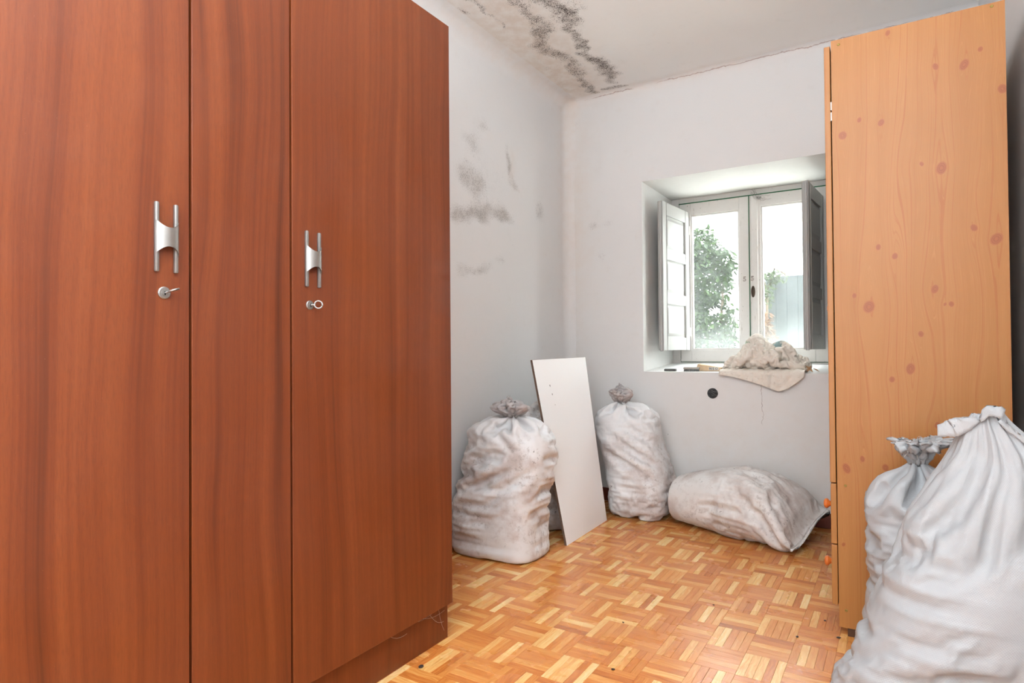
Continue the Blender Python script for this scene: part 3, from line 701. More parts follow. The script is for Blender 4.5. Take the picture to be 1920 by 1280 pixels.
# lock plate and marks on the meeting stile
o = wp(lathe('lock_plate', [(0.0001, -0.004), (0.010, -0.004), (0.0125, -0.002), (0.0125, 0)], plain('rusty_iron', srgb(74, 62, 52), 0.6, 0.6, 0.3, 90), None, 'y', (0, 0, 0), 24), s_r)
o.scale = (1, 1, 3.0); o.location = (-0.799, WYD-0.0445, 1.311); o['label'] = 'dark oval iron lock plate'
for xx, ch, par in ((-0.8085, '5', s_r), (-0.853, '5', s_l)):
    cu = bpy.data.curves.new('carved_mark', 'FONT'); cu.body = ch; cu.size = 0.042; cu.align_x = 'CENTER'; cu.fill_mode = 'NONE'; cu.bevel_depth = 0.0009; cu.bevel_resolution = 0
    cu.materials.append(M_BROWNEDGE); o = text_mesh('carved_mark', cu)
    yy = WYD-0.0445 if par is s_r else WYD-0.0325
    o.matrix_world = Matrix.Translation((xx+(0.006 if par is s_r else 0), yy, 1.383)) @ Matrix.Rotation(PI/2, 4, 'X'); mw = o.matrix_world.copy()
    o.parent = par; o['label'] = 'figure five scratched into the paint'
# shutters, folded open into the recess
def shutter(hinge, free, hz0, hz1, flip):
    h, f = Vector((hinge[0], hinge[1], 0)), Vector((free[0], free[1], 0)); L = (f-h).length; ex = (f-h)/L; ez = Vector((0, 0, 1)); ey = ez.cross(ex)
    T = Matrix(((ex.x, ey.x, 0, h.x), (ex.y, ey.y, 0, h.y), (0, 0, 1, 0), (0, 0, 0, 1)))
    th = 0.028; st = 0.062; bm = bmesh.new()
    zs = [hz0, hz0+0.075]; H = hz1-hz0; ph = (H-0.075-0.075-2*0.06)/3
    rails = [(hz0, hz0+0.075)]; z = hz0+0.075; pans = []
    for k in range(3):
        pans.append((z, z+ph)); z += ph; rails.append((z, z+(0.075 if k == 2 else 0.06))); z = rails[-1][1]
    add_box(bm, (0, -th/2, hz0), (st, th/2, hz1), 0.003, 2, T); add_box(bm, (L-st, -th/2, hz0), (L, th/2, hz1), 0.003, 2, T)
    for a, b in rails: add_box(bm, (st, -th/2, a), (L-st, th/2, b), 0.003, 2, T)
    # closing rebate along the free edge
    add_box(bm, (L-0.004, -th/2+0.012, hz0-0.006), (L+0.010, th/2-0.004, hz1-0.006), 0.002, 1, T)
    o = wp(bm_obj('shutter', bm, M_SHUT)); o['label'] = 'white three-panel wooden shutter folded open'
    for a, b in pans:
        pm = bmesh.new(); add_box(pm, (st-0.004, -0.003, a-0.004), (L-st+0.004, 0.003, b+0.004), 0, 1, T)
        for s in (-1, 1):
            # raised field with a sloped border
            i0, i1 = 0.012, 0.030; base = 0.003*s; top = 0.0105*s
            ring = lambda ins, yv: [pm.verts.new(T @ Vector(q)) for q in ((st+ins, yv, a+ins), (L-st-ins, yv, a+ins), (L-st-ins, yv, b-ins), (st+ins, yv, b-ins))]
            r0, r1 = ring(i0, base), ring(i1, top)
            for q in range(4): pm.faces.new((r0[q], r0[(q+1) % 4], r1[(q+1) % 4], r1[q]))
            pm.faces.new(r1)
        bmesh.ops.recalc_face_normals(pm, faces=pm.faces[:]); wp(bm_obj('panel', pm, M_SHUT), o)
    for zz in (hz0+0.12, hz1-0.12):
        V, F = tube([T @ Vector((-0.003, th/2*flip, zz-0.03)), T @ Vector((-0.003, th/2*flip, zz+0.03))], 0.005, 10); wp(mesh_obj('hinge', V, F, M_WHITEW, None, True), o)
shutter((-1.222, 4.226), (-1.262, 3.79), 0.942, 1.868, 1); shutter((-0.402, 4.226), (-0.436, 3.78), 0.942, 1.868, -1)
# cobweb hanging from the head of the window
V, F = [], []; rw = random.Random(5)
for k in range(9):
    a = Vector((-0.795+rw.uniform(-.012, .012), WYD-0.05, 1.957+rw.uniform(-.012, .012))); b = Vector((-0.795+rw.uniform(.02, .13), WYD-0.055, 1.90+rw.uniform(-.01, .02)))
    pts = [a.lerp(b, q/8)+Vector((0, rw.uniform(-.003, .003), -0.03*math.sin(PI*q/8)*rw.uniform(.4, 1))) for q in range(9)]
    v, f = tube(pts, 0.0007, 4); F += [tuple(len(V)+i for i in ff) for ff in f]; V += v
tag(mesh_obj('cobweb', V, F, plain('grey_cobweb', srgb(120, 112, 108), 0.9, 0)), 'grey tangled cobweb at the top of the window frame', 'cobweb')


# ------------------------------------------------------------------ sacks: lofted bodies whose surplus cloth is relaxed into folds
def smooth_rows(rows, n):
    """rows (t, cx, cy, a, b, expo) -> n interpolated rows, spaced by arc length of the profile"""
    R = np.array(rows, float); d = np.sqrt(np.diff(R[:, 0])**2+np.diff(R[:, 3])**2*0.6+np.diff(R[:, 1])**2*.3+np.diff(R[:, 4])**2*.2)+1e-6
    s = np.concatenate([[0], np.cumsum(d)]); q = np.linspace(0, s[-1], n)
    # Catmull-Rom style smoothing: linear resample, then a light blur that keeps the ends
    out = np.stack([np.interp(q, s, R[:, k]) for k in range(R.shape[1])], 1)
    for _ in range(max(1, n//40)):
        o2 = out.copy(); o2[1:-1] = 0.25*out[:-2]+0.5*out[1:-1]+0.25*out[2:]; out = o2
    return out

def loft(rows, nu, nv, axis='z'):
    R = smooth_rows(rows, nv); u = np.linspace(0, 2*PI, nu, endpoint=False)
    c, s = np.cos(u), np.sin(u); P = np.zeros((nv, nu, 3))
    e = 2.0/R[:, 5][:, None]
    X = R[:, 1][:, None]+R[:, 3][:, None]*np.sign(c)*np.abs(c)**e; Y = R[:, 2][:, None]+R[:, 4][:, None]*np.sign(s)*np.abs(s)**e
    T = np.repeat(R[:, 0][:, None], nu, 1)
    if axis == 'z': P[..., 0], P[..., 1], P[..., 2] = X, Y, T
    else: P[..., 0], P[..., 1], P[..., 2] = T, -X, Y          # axis x: a -> y extent, b -> z extent
    # even spacing around each ring
    for j in range(nv):
        ring = P[j]; seg = np.linalg.norm(np.roll(ring, -1, 0)-ring, axis=1); L = np.concatenate([[0], np.cumsum(seg)])
        if L[-1] < 1e-6: continue
        q = np.linspace(0, L[-1], nu, endpoint=False); rc = np.vstack([ring, ring[:1]])
        P[j] = np.stack([np.interp(q, L, rc[:, k]) for k in range(3)], 1)
    return P

def grid_normals(P):
    du = np.roll(P, -1, 1)-np.roll(P, 1, 1); dv = np.gradient(P, axis=0); n = np.cross(du, dv); l = np.linalg.norm(n, axis=2, keepdims=True)
    return n/np.maximum(l, 1e-9)

def fourier(nv, nu, rng, terms, kmax, mmax, aniso=None):
    v = np.linspace(0, 1, nv)[:, None]; u = np.linspace(0, 2*PI, nu, endpoint=False)[None]; out = np.zeros((nv, nu))
    for _ in range(terms):
        k = rng.randint(0, kmax+1)*rng.choice([-1, 1]); m = rng.uniform(0, mmax)*2*PI; a = 1/(1+0.10*abs(k)+0.10*m/(2*PI))
        out += a*np.cos(k*u+m*v+rng.rand()*2*PI)
    return out/math.sqrt(terms)

def relax(P0, Lh, Lv, iters, goal, bend, lo, hi, P=None, planes=()):
    """position-based cloth: edge lengths Lh (around) / Lv (along), soft pull to the loft P0"""
    N0 = grid_normals(P0)
    if P is None: P = P0.copy()
    Dl = np.sqrt(Lh[:-1]**2+Lv**2)
    bh, bv = Lh+np.roll(Lh, -1, 1), Lv[:-1]+Lv[1:]
    for it in range(iters):
        C = np.zeros_like(P)
        d = np.roll(P, -1, 1)-P; l = np.linalg.norm(d, axis=2)+1e-9; c = (0.5*(1-Lh/l))[..., None]*d; C += c; C -= np.roll(c, 1, 1)
        d = P[1:]-P[:-1]; l = np.linalg.norm(d, axis=2)+1e-9; c = (0.5*(1-Lv/l))[..., None]*d; C[:-1] += c; C[1:] -= c
        if it % 2 == 0:
            d = np.roll(P, -1, 1)[1:]-P[:-1]; l = np.linalg.norm(d, axis=2)+1e-9; c = (0.22*(1-Dl/l))[..., None]*d; C[:-1] += c; C[1:] -= np.roll(c, 1, 1)
            d = np.roll(P, 1, 1)[1:]-P[:-1]; l = np.linalg.norm(d, axis=2)+1e-9; c = (0.22*(1-Dl/l))[..., None]*d; C[:-1] += c; C[1:] -= np.roll(c, -1, 1)
        d = np.roll(P, -2, 1)-P; l = np.linalg.norm(d, axis=2)+1e-9; c = (bend*0.5*(1-bh/l))[..., None]*d; C += c; C -= np.roll(c, 2, 1)
        d = P[2:]-P[:-2]; l = np.linalg.norm(d, axis=2)+1e-9; c = (bend*0.5*(1-bv/l))[..., None]*d; C[:-2] += c; C[2:] -= c
        P = P+0.42*C; P = P+goal*(P0-P)
        s = np.sum((P-P0)*N0, axis=2); P = P+((np.clip(s, lo, hi)-s))[..., None]*N0
        for (ax, val, sgn) in planes:
            if sgn > 0: P[..., ax] = np.maximum(P[..., ax], val)
            else: P[..., ax] = np.minimum(P[..., ax], val)
    return P

def upsample(A):
    """double a periodic-u grid"""
    B = np.zeros((A.shape[0], A.shape[1]*2)+A.shape[2:]); B[:, 0::2] = A; B[:, 1::2] = 0.5*(A+np.roll(A, -1, 1))
    C = np.zeros((A.shape[0]*2-1,)+B.shape[1:]); C[0::2] = B; C[1::2] = 0.5*(B[1:]+B[:-1]); return C

def sack_body(rows, seed, ex_h, ex_v, seeds, girth=None, axis='z', planes=(), nu=40, nv=36, lim=(-.03, .035), pleat_cap=1.9, extra=None, fine=(.05, .05), slack=1.0, pleats=1.0):
    rng = np.random.RandomState(seed); NU, NV = nu*4, (nv-1)*4+1
    Pf = loft(rows, NU, NV, axis)
    if extra is not None: Pf = extra(Pf)
    patch = np.clip(fourier(NV, NU, rng, 10, 3, 2.5)*1.2+0.7, 0.15, 2.2)*slack
    tt = np.linspace(0, 1, NV)
    eh = np.interp(tt, [q[0] for q in ex_h], [q[1] for q in ex_h])[:, None]*patch; ev = np.interp(tt, [q[0] for q in ex_v], [q[1] for q in ex_v])[:, None]*patch
    P = None; prev0 = None
    for lev, (st, share, iters, bend, goal) in enumerate(((4, 1.0, 90, .28, .012), (2, .75, 80, .12, .010), (1, .45, 60, .06, .012))):
        P0 = Pf[::st, ::st]; nvv, nuu = P0.shape[:2]
        h0 = np.linalg.norm(np.roll(P0, -1, 1)-P0, axis=2); fade = np.minimum(1, h0/np.median(h0))[..., None]
        if P is None:
            B = P0; f = sum(a*fourier(nvv, nuu, rng, n, k, m) for (a, n, k, m) in seeds); lo, hi = lim
        else:
            D = upsample(P-prev0); B = P0+D; f = fourier(nvv, nuu, rng, 50, 8*4//st, 8*4//st)*(.0032, .0016)[lev-1]; lo, hi = ((-.016, .016), (-.007, .007))[lev-1]
        h = np.linalg.norm(np.roll(B, -1, 1)-B, axis=2); v = np.linalg.norm(B[1:]-B[:-1], axis=2)
        Lh = h*(1+eh[::st, ::st]*share); Lv = v*(1+ev[::st, ::st][1:]*share)
        if girth: Lh = np.maximum(Lh, np.minimum(girth/nuu, h0*pleat_cap))
        N = grid_normals(B); P = relax(B, Lh, Lv, iters, goal, bend, lo, hi, B+N*f[..., None]*fade, planes); prev0 = P0
    if girth:
        # sharp pleats radiating from the tie, fading out where the cloth is full width
        ring = np.linalg.norm(np.roll(Pf, -1, 1)-Pf, axis=2).sum(1)[:, None]; top = (tt > .5)[:, None]
        ratio = np.clip(1.02-ring/girth, 0, 1)*top; u = np.linspace(0, 2*PI, NU, endpoint=False)[None]; rad = ring/(2*PI)
        wob = fourier(NV, NU, rng, 8, 3, 1.2)
        r1 = 1-2*np.abs(np.sin((9*u+wob*1.8+rng.rand()*6)/2)); r2 = 1-2*np.abs(np.sin((17*u+wob*2.5)/2))
        P = P+grid_normals(P)*((r1*.75+r2*.35)*np.sqrt(ratio)*np.minimum(rad*.16, .011)*pleats)[..., None]
    return P

def grid_obj(name, P, mat, parent, girth=1.0, length=0.8, close0=True, close1=False, solid=0.0, flip=False, grime=None):
    nv, nu = P.shape[:2]; V = P.reshape(-1, 3); F = []
    for j in range(nv-1):
        for i in range(nu):
            q = (j*nu+i, j*nu+(i+1) % nu, (j+1)*nu+(i+1) % nu, (j+1)*nu+i); F.append(q[::-1] if flip else q)
    if close0: F.append(tuple(range(nu)) if flip else tuple(range(nu))[::-1])
    if close1: F.append(tuple(((nv-1)*nu+i) for i in range(nu))[::-1] if flip else tuple(((nv-1)*nu+i) for i in range(nu)))
    o = mesh_obj(name, V, F, mat, None, True); me = o.data
    uvl = me.uv_layers.new(name='UVMap'); UV = []
    for p_ in me.polygons:
        for li in p_.loop_indices:
            vi = me.loops[li].vertex_index; j, i = divmod(vi, nu)
            if i == 0 and any(me.loops[k].vertex_index % nu == nu-1 for k in p_.loop_indices) and p_.loop_total == 4: i = nu
            UV += [i/nu*girth, j/nv*length]
    uvl.data.foreach_set('uv', np.array(UV, dtype=np.float32))
    if grime is None: grime = np.ones((nv, nu))
    set_attr(o, 'grime', grime)
    if solid: m = o.modifiers.new('thick', 'SOLIDIFY'); m.thickness = solid; m.offset = 0
    o.parent = parent
    if parent is not None: o.matrix_parent_inverse = Matrix.Translation(-Vector(parent.location))
    return o

def ruffle(name, parent, mat, c, r0, h, r1, seed, lean=(0, 0), n_fold=7, curl=0.6, squash=1.0, ball=False):
    """gathered mouth above the tie: pleated cloth that opens, crumples, folds over and frays"""
    rng = np.random.RandomState(seed); nu, nv = 144, 32; u = np.linspace(0, 2*PI, nu, endpoint=False); P = np.zeros((nv, nu, 3))
    ph = rng.rand(4)*2*PI; rimn = sum(rng.uniform(.4, 1)*np.cos(k*u+rng.rand()*6.3)/math.sqrt(k) for k in (1, 2, 3, 5))*0.30
    for j in range(nv):
        t = j/(nv-1); op = min(1, t*1.6)**0.8; uu = u+0.5*np.sin(2*u+ph[1])+1.6*t
        pl = 0.30*np.sin(n_fold*uu+ph[0])+0.16*np.sin((2*n_fold+1)*u+ph[2]-2.2*t)
        r = (r0*0.9+(r1-r0)*op*(1.0-0.35*max(0, t-.55)/.45*curl))*(1+pl*(0.3+0.7*op)+rimn*t)
        fold = np.sin(np.minimum(PI*0.5+curl*0.9*(0.6+0.8*(rimn > 0)), t*(PI*0.5+curl*1.2)))
        z = h*fold*(1+0.5*rimn*t)+0.006*pl*op
        if ball:
            # mouth stuffed back into itself: a closed crumpled wad
            r = (r0*0.9*(1-t)+r1*math.sin(PI*min(1, 0.06+0.94*t)**0.85)**0.7)*(1+pl*(0.35+0.9*t)+0.8*rimn*math.sin(PI*t))
            z = h*t**0.8*(1+0.45*rimn)+0.012*pl*math.sin(PI*t)
        P[j, :, 0] = c[0]+r*np.cos(u)+lean[0]*t; P[j, :, 1] = c[1]+r*np.sin(u)*squash+lean[1]*t; P[j, :, 2] = c[2]+z
    Lh = np.linalg.norm(np.roll(P, -1, 1)-P, axis=2); Lv = np.linalg.norm(P[1:]-P[:-1], axis=2)
    sm_ = fourier(nv, nu, rng, 24, 10, 5)[..., None]*grid_normals(P)*.011*np.linspace(0, 1, nv)[:, None, None]
    P = relax(P, Lh*1.45, Lv*1.30, 90, 0.010, 0.12, -.028, .028, P+sm_)
    o = grid_obj(name, P, mat, parent, 0.7, h*1.5, False, False, 0.0012)
    # loose fibres at the torn rim
    V, F = [], []; rr = random.Random(seed)
    for k in range(14):
        a = Vector(P[-1, rr.randrange(nu)]); d = (a-Vector((c[0], c[1], c[2]+h*0.4))).normalized(); d = (d+Vector((rr.uniform(-.6, .6), rr.uniform(-.6, .6), rr.uniform(-.5, .6)))).normalized()
        L = rr.uniform(.008, .03); pts = [a+d*L*q/4+Vector((0, 0, -L*0.4*(q/4)**2)) for q in range(5)]
        v, f = tube(pts, 0.0006, 4); F += [tuple(len(V)+i for i in ff) for ff in f]; V += v
    fo = mesh_obj('frayed_threads', V, F, M_WEB, None); fo['kind'] = 'stuff'; fo.parent = o
    return o

def tie(parent, c, r, mat, tilt=(0.1, 0.05)):
    pts = [(c[0]+r*math.cos(a), c[1]+r*math.sin(a), c[2]+r*(tilt[0]*math.cos(a)+tilt[1]*math.sin(a))+0.004*a/6.28) for a in np.linspace(0, 4*PI, 48)]
    V, F = tube(pts, 0.0028, 6); o = mesh_obj('tie', V, F, mat, None, True); adopt(o, None, parent); return o

def up_rows(prof, d_scale=0.8, base_y=0.0, expo=2.6, bottom=0.03):
    """prof: (z, x0, x1[, depth half, cy]) from the floor up"""
    rows = []
    z0, a0, b0 = prof[0][0], prof[0][1], prof[0][2]; cx0, hw0 = (a0+b0)/2, (b0-a0)/2
    for k, f in enumerate((0.03, 0.45, 0.8)): rows.append((0.003, cx0, prof[0][4], hw0*f*0.93, prof[0][3]*f*0.93, 3.2))
    for (z, xa, xb, hd, cy, ex) in prof: rows.append((z, (xa+xb)/2, cy, (xb-xa)/2, hd, ex))
    return rows
def grime_map(P, z0, z1, g0, g1):
    return np.interp(P[..., 2], [z0, z1], [g0, g1])
E_H = [(0, .03), (.2, .05), (1, .04)]; E_V = [(0, .05), (.2, .12), (.75, .10), (.85, .02), (1, 0.0)]
M_TIE = plain('grey_twine', srgb(120, 112, 108), 0.8, 0)
SEEDS = [(.012, 14, 3, 3), (.007, 24, 6, 7)]

# 1 - the tied sack against the left wall, beside the wardrobe
s1 = empty('sack', (-1.61, 2.49, 0)); tag(s1, 'dirty tied woven sack standing against the left wall nearest the wardrobe', 'sack', 'filled woven sacks')
pr = [(0.006, -1.812, -1.405, .140, 2.485, 4.0), (0.03, -1.826, -1.400, .152, 2.485, 3.8), (0.13, -1.828, -1.405, .160, 2.485, 3.4), (0.22, -1.822, -1.400, .160, 2.485, 3.0), (0.31, -1.805, -1.385, .155, 2.485, 2.8), (0.38, -1.790, -1.365, .150, 2.485, 2.7), (0.44, -1.778, -1.350, .148, 2.485, 2.6), (0.49, -1.768, -1.345, .145, 2.485, 2.5), (0.535, -1.762, -1.355, .140, 2.485, 2.4), (0.575, -1.755, -1.395, .128, 2.485, 2.3), (0.595, -1.705, -1.415, .085, 2.485, 2.2), (0.612, -1.640, -1.468, .055, 2.485, 2.1), (0.628, -1.585, -1.510, .033, 2.485, 2.0), (0.645, -1.566, -1.524, .020, 2.485, 2.0)]
P = sack_body(up_rows(pr), 11, E_H, [(0, .05), (.25, .10), (.7, .11), (.86, .03), (1, .0)], SEEDS, 1.16, 'z', ((2, 0.002, 1), (0, XL+0.018, 1)), pleat_cap=2.1)
grid_obj('body', P, M_SACKD, s1, 1.2, .75, grime=grime_map(P, .50, .60, 1.0, .15))
ruffle('gathered_mouth', s1, M_SACKM, (-1.545, 2.485, .642), .021, .072, .054, 4, (-.012, -.01), 4, 1.0, ball=True)
tie(s1, (-1.545, 2.485, .643), .0225, M_TIE)

# 2 - sack half hidden behind the white board
s2 = empty('sack', (-1.64, 3.06, 0)); tag(s2, 'dark dirty sack half hidden behind the leaning white board', 'sack', 'filled woven sacks')
pr = [(0.012, -1.80, -1.50, .185, 3.07, 3.2), (0.06, -1.825, -1.475, .225, 3.07, 3.0), (0.16, -1.826, -1.485, .24, 3.07, 2.8), (0.30, -1.824, -1.51, .245, 3.08, 2.7), (0.42, -1.82, -1.54, .24, 3.09, 2.6), (0.52, -1.815, -1.57, .22, 3.10, 2.5), (0.58, -1.80, -1.59, .18, 3.12, 2.4), (0.625, -1.77, -1.60, .12, 3.14, 2.2), (0.65, -1.72, -1.64, .05, 3.16, 2.0), (0.67, -1.70, -1.66, .022, 3.16, 2.0)]
P = sack_body(up_rows(pr), 23, E_H, E_V, SEEDS, 1.2, 'z', ((2, 0.002, 1), (0, XL+0.018, 1)))
grid_obj('body', P, M_SACKD, s2, 1.2, .75, grime=P[..., 0]*0+1.15)
ruffle('gathered_mouth', s2, M_SACKM, (-1.68, 3.16, .668), .02, .05, .05, 9, (.0, .0), 6, .7)
tie(s2, (-1.68, 3.16, .669), .0225, M_TIE)

# 3 - tied sack in front of the back wall under the window
s3 = empty('sack', (-1.28, 3.44, 0)); tag(s3, 'tied woven sack standing by the back wall right of the white board', 'sack', 'filled woven sacks')
pr = [(0.012, -1.405, -1.150, .115, 3.44, 3.2), (0.05, -1.435, -1.118, .145, 3.44, 3.0), (0.12, -1.445, -1.105, .155, 3.44, 2.9), (0.20, -1.460, -1.100, .158, 3.44, 2.8), (0.26, -1.465, -1.107, .158, 3.44, 2.8), (0.32, -1.480, -1.122, .155, 3.44, 2.7), (0.38, -1.500, -1.145, .152, 3.44, 2.7), (0.44, -1.518, -1.160, .148, 3.44, 2.6), (0.50, -1.532, -1.170, .140, 3.44, 2.5), (0.54, -1.536, -1.176, .134, 3.44, 2.4), (0.572, -1.520, -1.190, .118, 3.44, 2.3), (0.594, -1.482, -1.215, .09, 3.44, 2.2), (0.612, -1.440, -1.268, .060, 3.44, 2.1), (0.628, -1.416, -1.330, .035, 3.44, 2.0), (0.645, -1.407, -1.366, .019, 3.44, 2.0)]
P = sack_body(up_rows(pr), 37, E_H, [(0, .04), (.25, .07), (.7, .06), (.86, .02), (1, .0)], SEEDS, 1.02, 'z', ((2, 0.002, 1), (1, YB-0.020, -1)), pleat_cap=2.2)
grid_obj('body', P, M_SACKD, s3, 1.0, .75, grime=grime_map(P, .34, .56, .95, .05))
ruffle('gathered_mouth', s3, M_SACKM, (-1.387, 3.44, .642), .019, .090, .046, 14, (-.010, -.01), 3, .9, ball=True)
tie(s3, (-1.387, 3.44, .643), .0205, M_TIE)

# 4 - sack lying on its side under the window
s4 = empty('sack', (-0.745, 3.372, 0), -0.27); tag(s4, 'dusty grey sack lying on its side on the floor under the window', 'sack', 'filled woven sacks')
ln = [(-.325, .0, .11, .09, .055, 2.2), (-.32, 0, .115, .115, .09, 2.4), (-.30, 0, .13, .150, .122, 2.5), (-.22, 0, .14, .172, .138, 2.6), (-.10, 0, .155, .192, .152, 2.6), (.03, 0, .163, .205, .160, 2.6), (.15, 0, .158, .210, .155, 2.6), (.24, 0, .145, .212, .140, 2.7), (.30, 0, .12, .212, .115, 2.7), (.335, 0, .10, .212, .085, 2.6), (.355, 0, .09, .214, .045, 2.4), (.365, 0, .085, .214, .014, 2.2), (.385, 0, .08, .212, .003, 2.0)]
def shift4(P):
    P = P.copy(); t = np.clip((P[..., 0]-.24)/.14, 0, 1); P[..., 2] = P[..., 2]+t*(.05*np.sin(P[..., 1]*9)); return P
P = sack_body([(r[0], r[1], r[2], r[3], r[4], r[5]) for r in ln], 41, [(0, .06), (.15, .05), (.8, .05), (1, .02)], [(0, .02), (1, .03)], [(.010, 14, 4, 3), (.006, 24, 8, 5)], None, 'x', ((2, 0.002, 1),), extra=shift4)
o = grid_obj('body', P, M_SACKL, None, 1.1, .75, True, True, flip=True, grime=P[..., 2]*0+1.0); o.parent = s4
V, F = tube([tuple(q) for q in P[-3][:: 4]], 0.003, 6, True); o2 = mesh_obj('seam', V, F, M_SACKL, s4, True)
uvx = o2.data.uv_layers.new(name='UVMap'); set_attr(o2, 'grime', np.ones(len(V)))

# 5 - near tied sack beside the pine wardrobe
s5 = empty('sack', (0.06, 2.12, 0)); tag(s5, 'white tied sack with frayed knot standing against the pine wardrobe', 'sack', 'filled woven sacks')
pr = [(0.012, -.06, .20, .095, 2.155, 3.0), (0.05, -.085, .225, .12, 2.155, 2.9), (0.15, -.10, .235, .13, 2.155, 2.8), (0.27, -.088, .235, .135, 2.155, 2.7), (0.38, -.088, .232, .135, 2.155, 2.6), (0.46, -.092, .225, .13, 2.155, 2.4), (0.50, -.084, .205, .125, 2.15, 2.2), (0.535, -.056, .165, .095, 2.15, 2.0), (0.57, -.022, .115, .06, 2.15, 2.0), (0.595, .006, .075, .032, 2.15, 2.0), (0.615, .018, .054, .020, 2.15, 2.0)]
P = sack_body(up_rows(pr), 53, E_H, [(0, .05), (.25, .10), (.7, .09), (.86, .02), (1, .0)], SEEDS, 0.98, 'z', ((2, 0.002, 1), (1, PY0-0.006, -1)), pleat_cap=1.9)
grid_obj('body', P, M_SACKC, s5, 1.0, .75)
ruffle('gathered_mouth', s5, M_SACKC, (.036, 2.15, .612), .019, .066, .066, 21, (.008, -.006), 5, .75)
tie(s5, (.036, 2.15, .613), .0205, M_TIE)

# 6 - big open sack in the right foreground
s6 = empty('sack', (0.09, 1.84, 0)); tag(s6, 'large white open-topped sack in the right foreground, nearest the camera', 'sack', 'filled woven sacks')
pr = [(0.008, -.150, .27, .120, 1.80, 3.2), (0.05, -.165, .290, .135, 1.80, 3.0), (0.11, -.145, .302, .145, 1.80, 2.8), (0.18, -.108, .305, .145, 1.80, 2.7), (0.26, -.075, .308, .145, 1.805, 2.6), (0.34, -.052, .31, .140, 1.81, 2.5), (0.40, -.034, .31, .135, 1.815, 2.4), (0.46, -.005, .31, .125, 1.82, 2.3), (0.53, .015, .308, .115, 1.83, 2.2), (0.60, .050, .300, .095, 1.83, 2.1), (0.66, .080, .288, .072, 1.83, 2.0), (0.70, .100, .27, .055, 1.83, 2.0), (0.74, .115, .240, .040, 1.83, 2.0), (0.77, .128, .212, .028, 1.83, 2.0), (0.79, .140, .200, .020, 1.83, 2.0)]
P = sack_body(up_rows(pr), 67, [(0, .05), (.5, .05), (1, .03)], [(0, .06), (.3, .07), (.6, .04), (1, .01)], [(.020, 14, 3, 3), (.009, 24, 5, 5)], 0.98, 'z', ((2, 0.002, 1), (0, XR-0.016, -1)), pleat_cap=1.12, pleats=.7)
body6 = grid_obj('body', P, M_SACKC, s6, 1.0, .85)
# mouth of the big sack: hem pulled up into a peak, one flap folded out to the left
def flap(name, pts, w, seed, parent, mat):
    """a ribbon of hemmed cloth along pts (world), w = list of widths, slightly curled"""
    rng = np.random.RandomState(seed); n = len(pts); pts = [Vector(q) for q in pts]; m = 8; V, F = [], []
    fine = 6; pp, ww = [], []
    for i in range(n-1):
        for k in range(fine): pp.append(pts[i].lerp(pts[i+1], k/fine)); ww.append(w[i]+(w[i+1]-w[i])*k/fine)
    pp.append(pts[-1]); ww.append(w[-1]); N = len(pp)
    for i in range(N):
        t = (pp[min(i+1, N-1)]-pp[max(i-1, 0)]).normalized(); up = Vector((0, 0, 1)); up = (up-t*up.dot(t)).normalized(); out = t.cross(up)
        for k in range(m+1):
            s = k/m; a = s*1.9
            V.append(pp[i]+up*(ww[i]*math.sin(a)*0.8+rng.normal(0, .0008))-out*(ww[i]*0.30*(1-math.cos(a))+0.004*math.sin(i*1.3+k)*s))
    for i in range(N-1):
        for k in range(m): F.append((i*(m+1)+k, (i+1)*(m+1)+k, (i+1)*(m+1)+k+1, i*(m+1)+k+1))
    o = mesh_obj(name, V, F, mat, None, True); uvl = o.data.uv_layers.new(name='UVMap')
    for li, lp in enumerate(o.data.loops): i, k = divmod(lp.vertex_index, m+1); uvl.data[li].uv = (i*.006, k*.005)
    set_attr(o, 'grime', np.ones(len(V))); mo = o.modifiers.new('thick', 'SOLIDIFY'); mo.thickness = 0.0014
    adopt(o, None, parent); return o
flap('hem', [(.072, 1.80, .735), (.090, 1.80, .735), (.112, 1.795, .738), (.135, 1.795, .755), (.155, 1.80, .775)], [.034, .046, .052, .045, .02], 3, s6, M_SACKC)
flap('hem', [(.155, 1.795, .775), (.172, 1.79, .79), (.19, 1.79, .785), (.20, 1.80, .768)], [.006, .030, .034, .012], 5, s6, M_SACKC)
flap('hem', [(.185, 1.79, .778), (.205, 1.79, .755), (.235, 1.785, .728), (.27, 1.78, .700), (.305, 1.775, .680)], [.012, .013, .014, .015, .015], 7, s6, M_SACKC)


# ------------------------------------------------------------------ white board leaning on the sack
BL, BR, TL, TR = Vector((-1.383, 2.712, 0)), Vector((-1.397, 3.229, 0)), Vector((-1.575, 2.725, .897)), Vector((-1.513, 3.215, .905))
nrm = ((BR-BL).cross(TL-BL)).normalized()
if nrm.x < 0: nrm = -nrm
bm = bmesh.new(); n, m = 10, 20; th = 0.012; Fv, Bv = [], []
for j in range(m+1):
    a = []; b = []
    for i in range(n+1):
        s, q = i/n, j/m; Pq = BL.lerp(BR, s).lerp(TL.lerp(TR, s), q); a.append(bm.verts.new(Pq)); b.append(bm.verts.new(Pq-nrm*th+Vector((0, 0, th*abs(nrm.z)))))
    Fv.append(a); Bv.append(b)
for j in range(m):
    for i in range(n):
        bm.faces.new((Fv[j][i], Fv[j][i+1], Fv[j+1][i+1], Fv[j+1][i])); bm.faces.new((Bv[j][i], Bv[j+1][i], Bv[j+1][i+1], Bv[j][i+1])).material_index = 1
for i in range(n):
    bm.faces.new((Fv[0][i], Bv[0][i], Bv[0][i+1], Fv[0][i+1])).material_index = 1; bm.faces.new((Fv[m][i], Fv[m][i+1], Bv[m][i+1], Bv[m][i])).material_index = 1
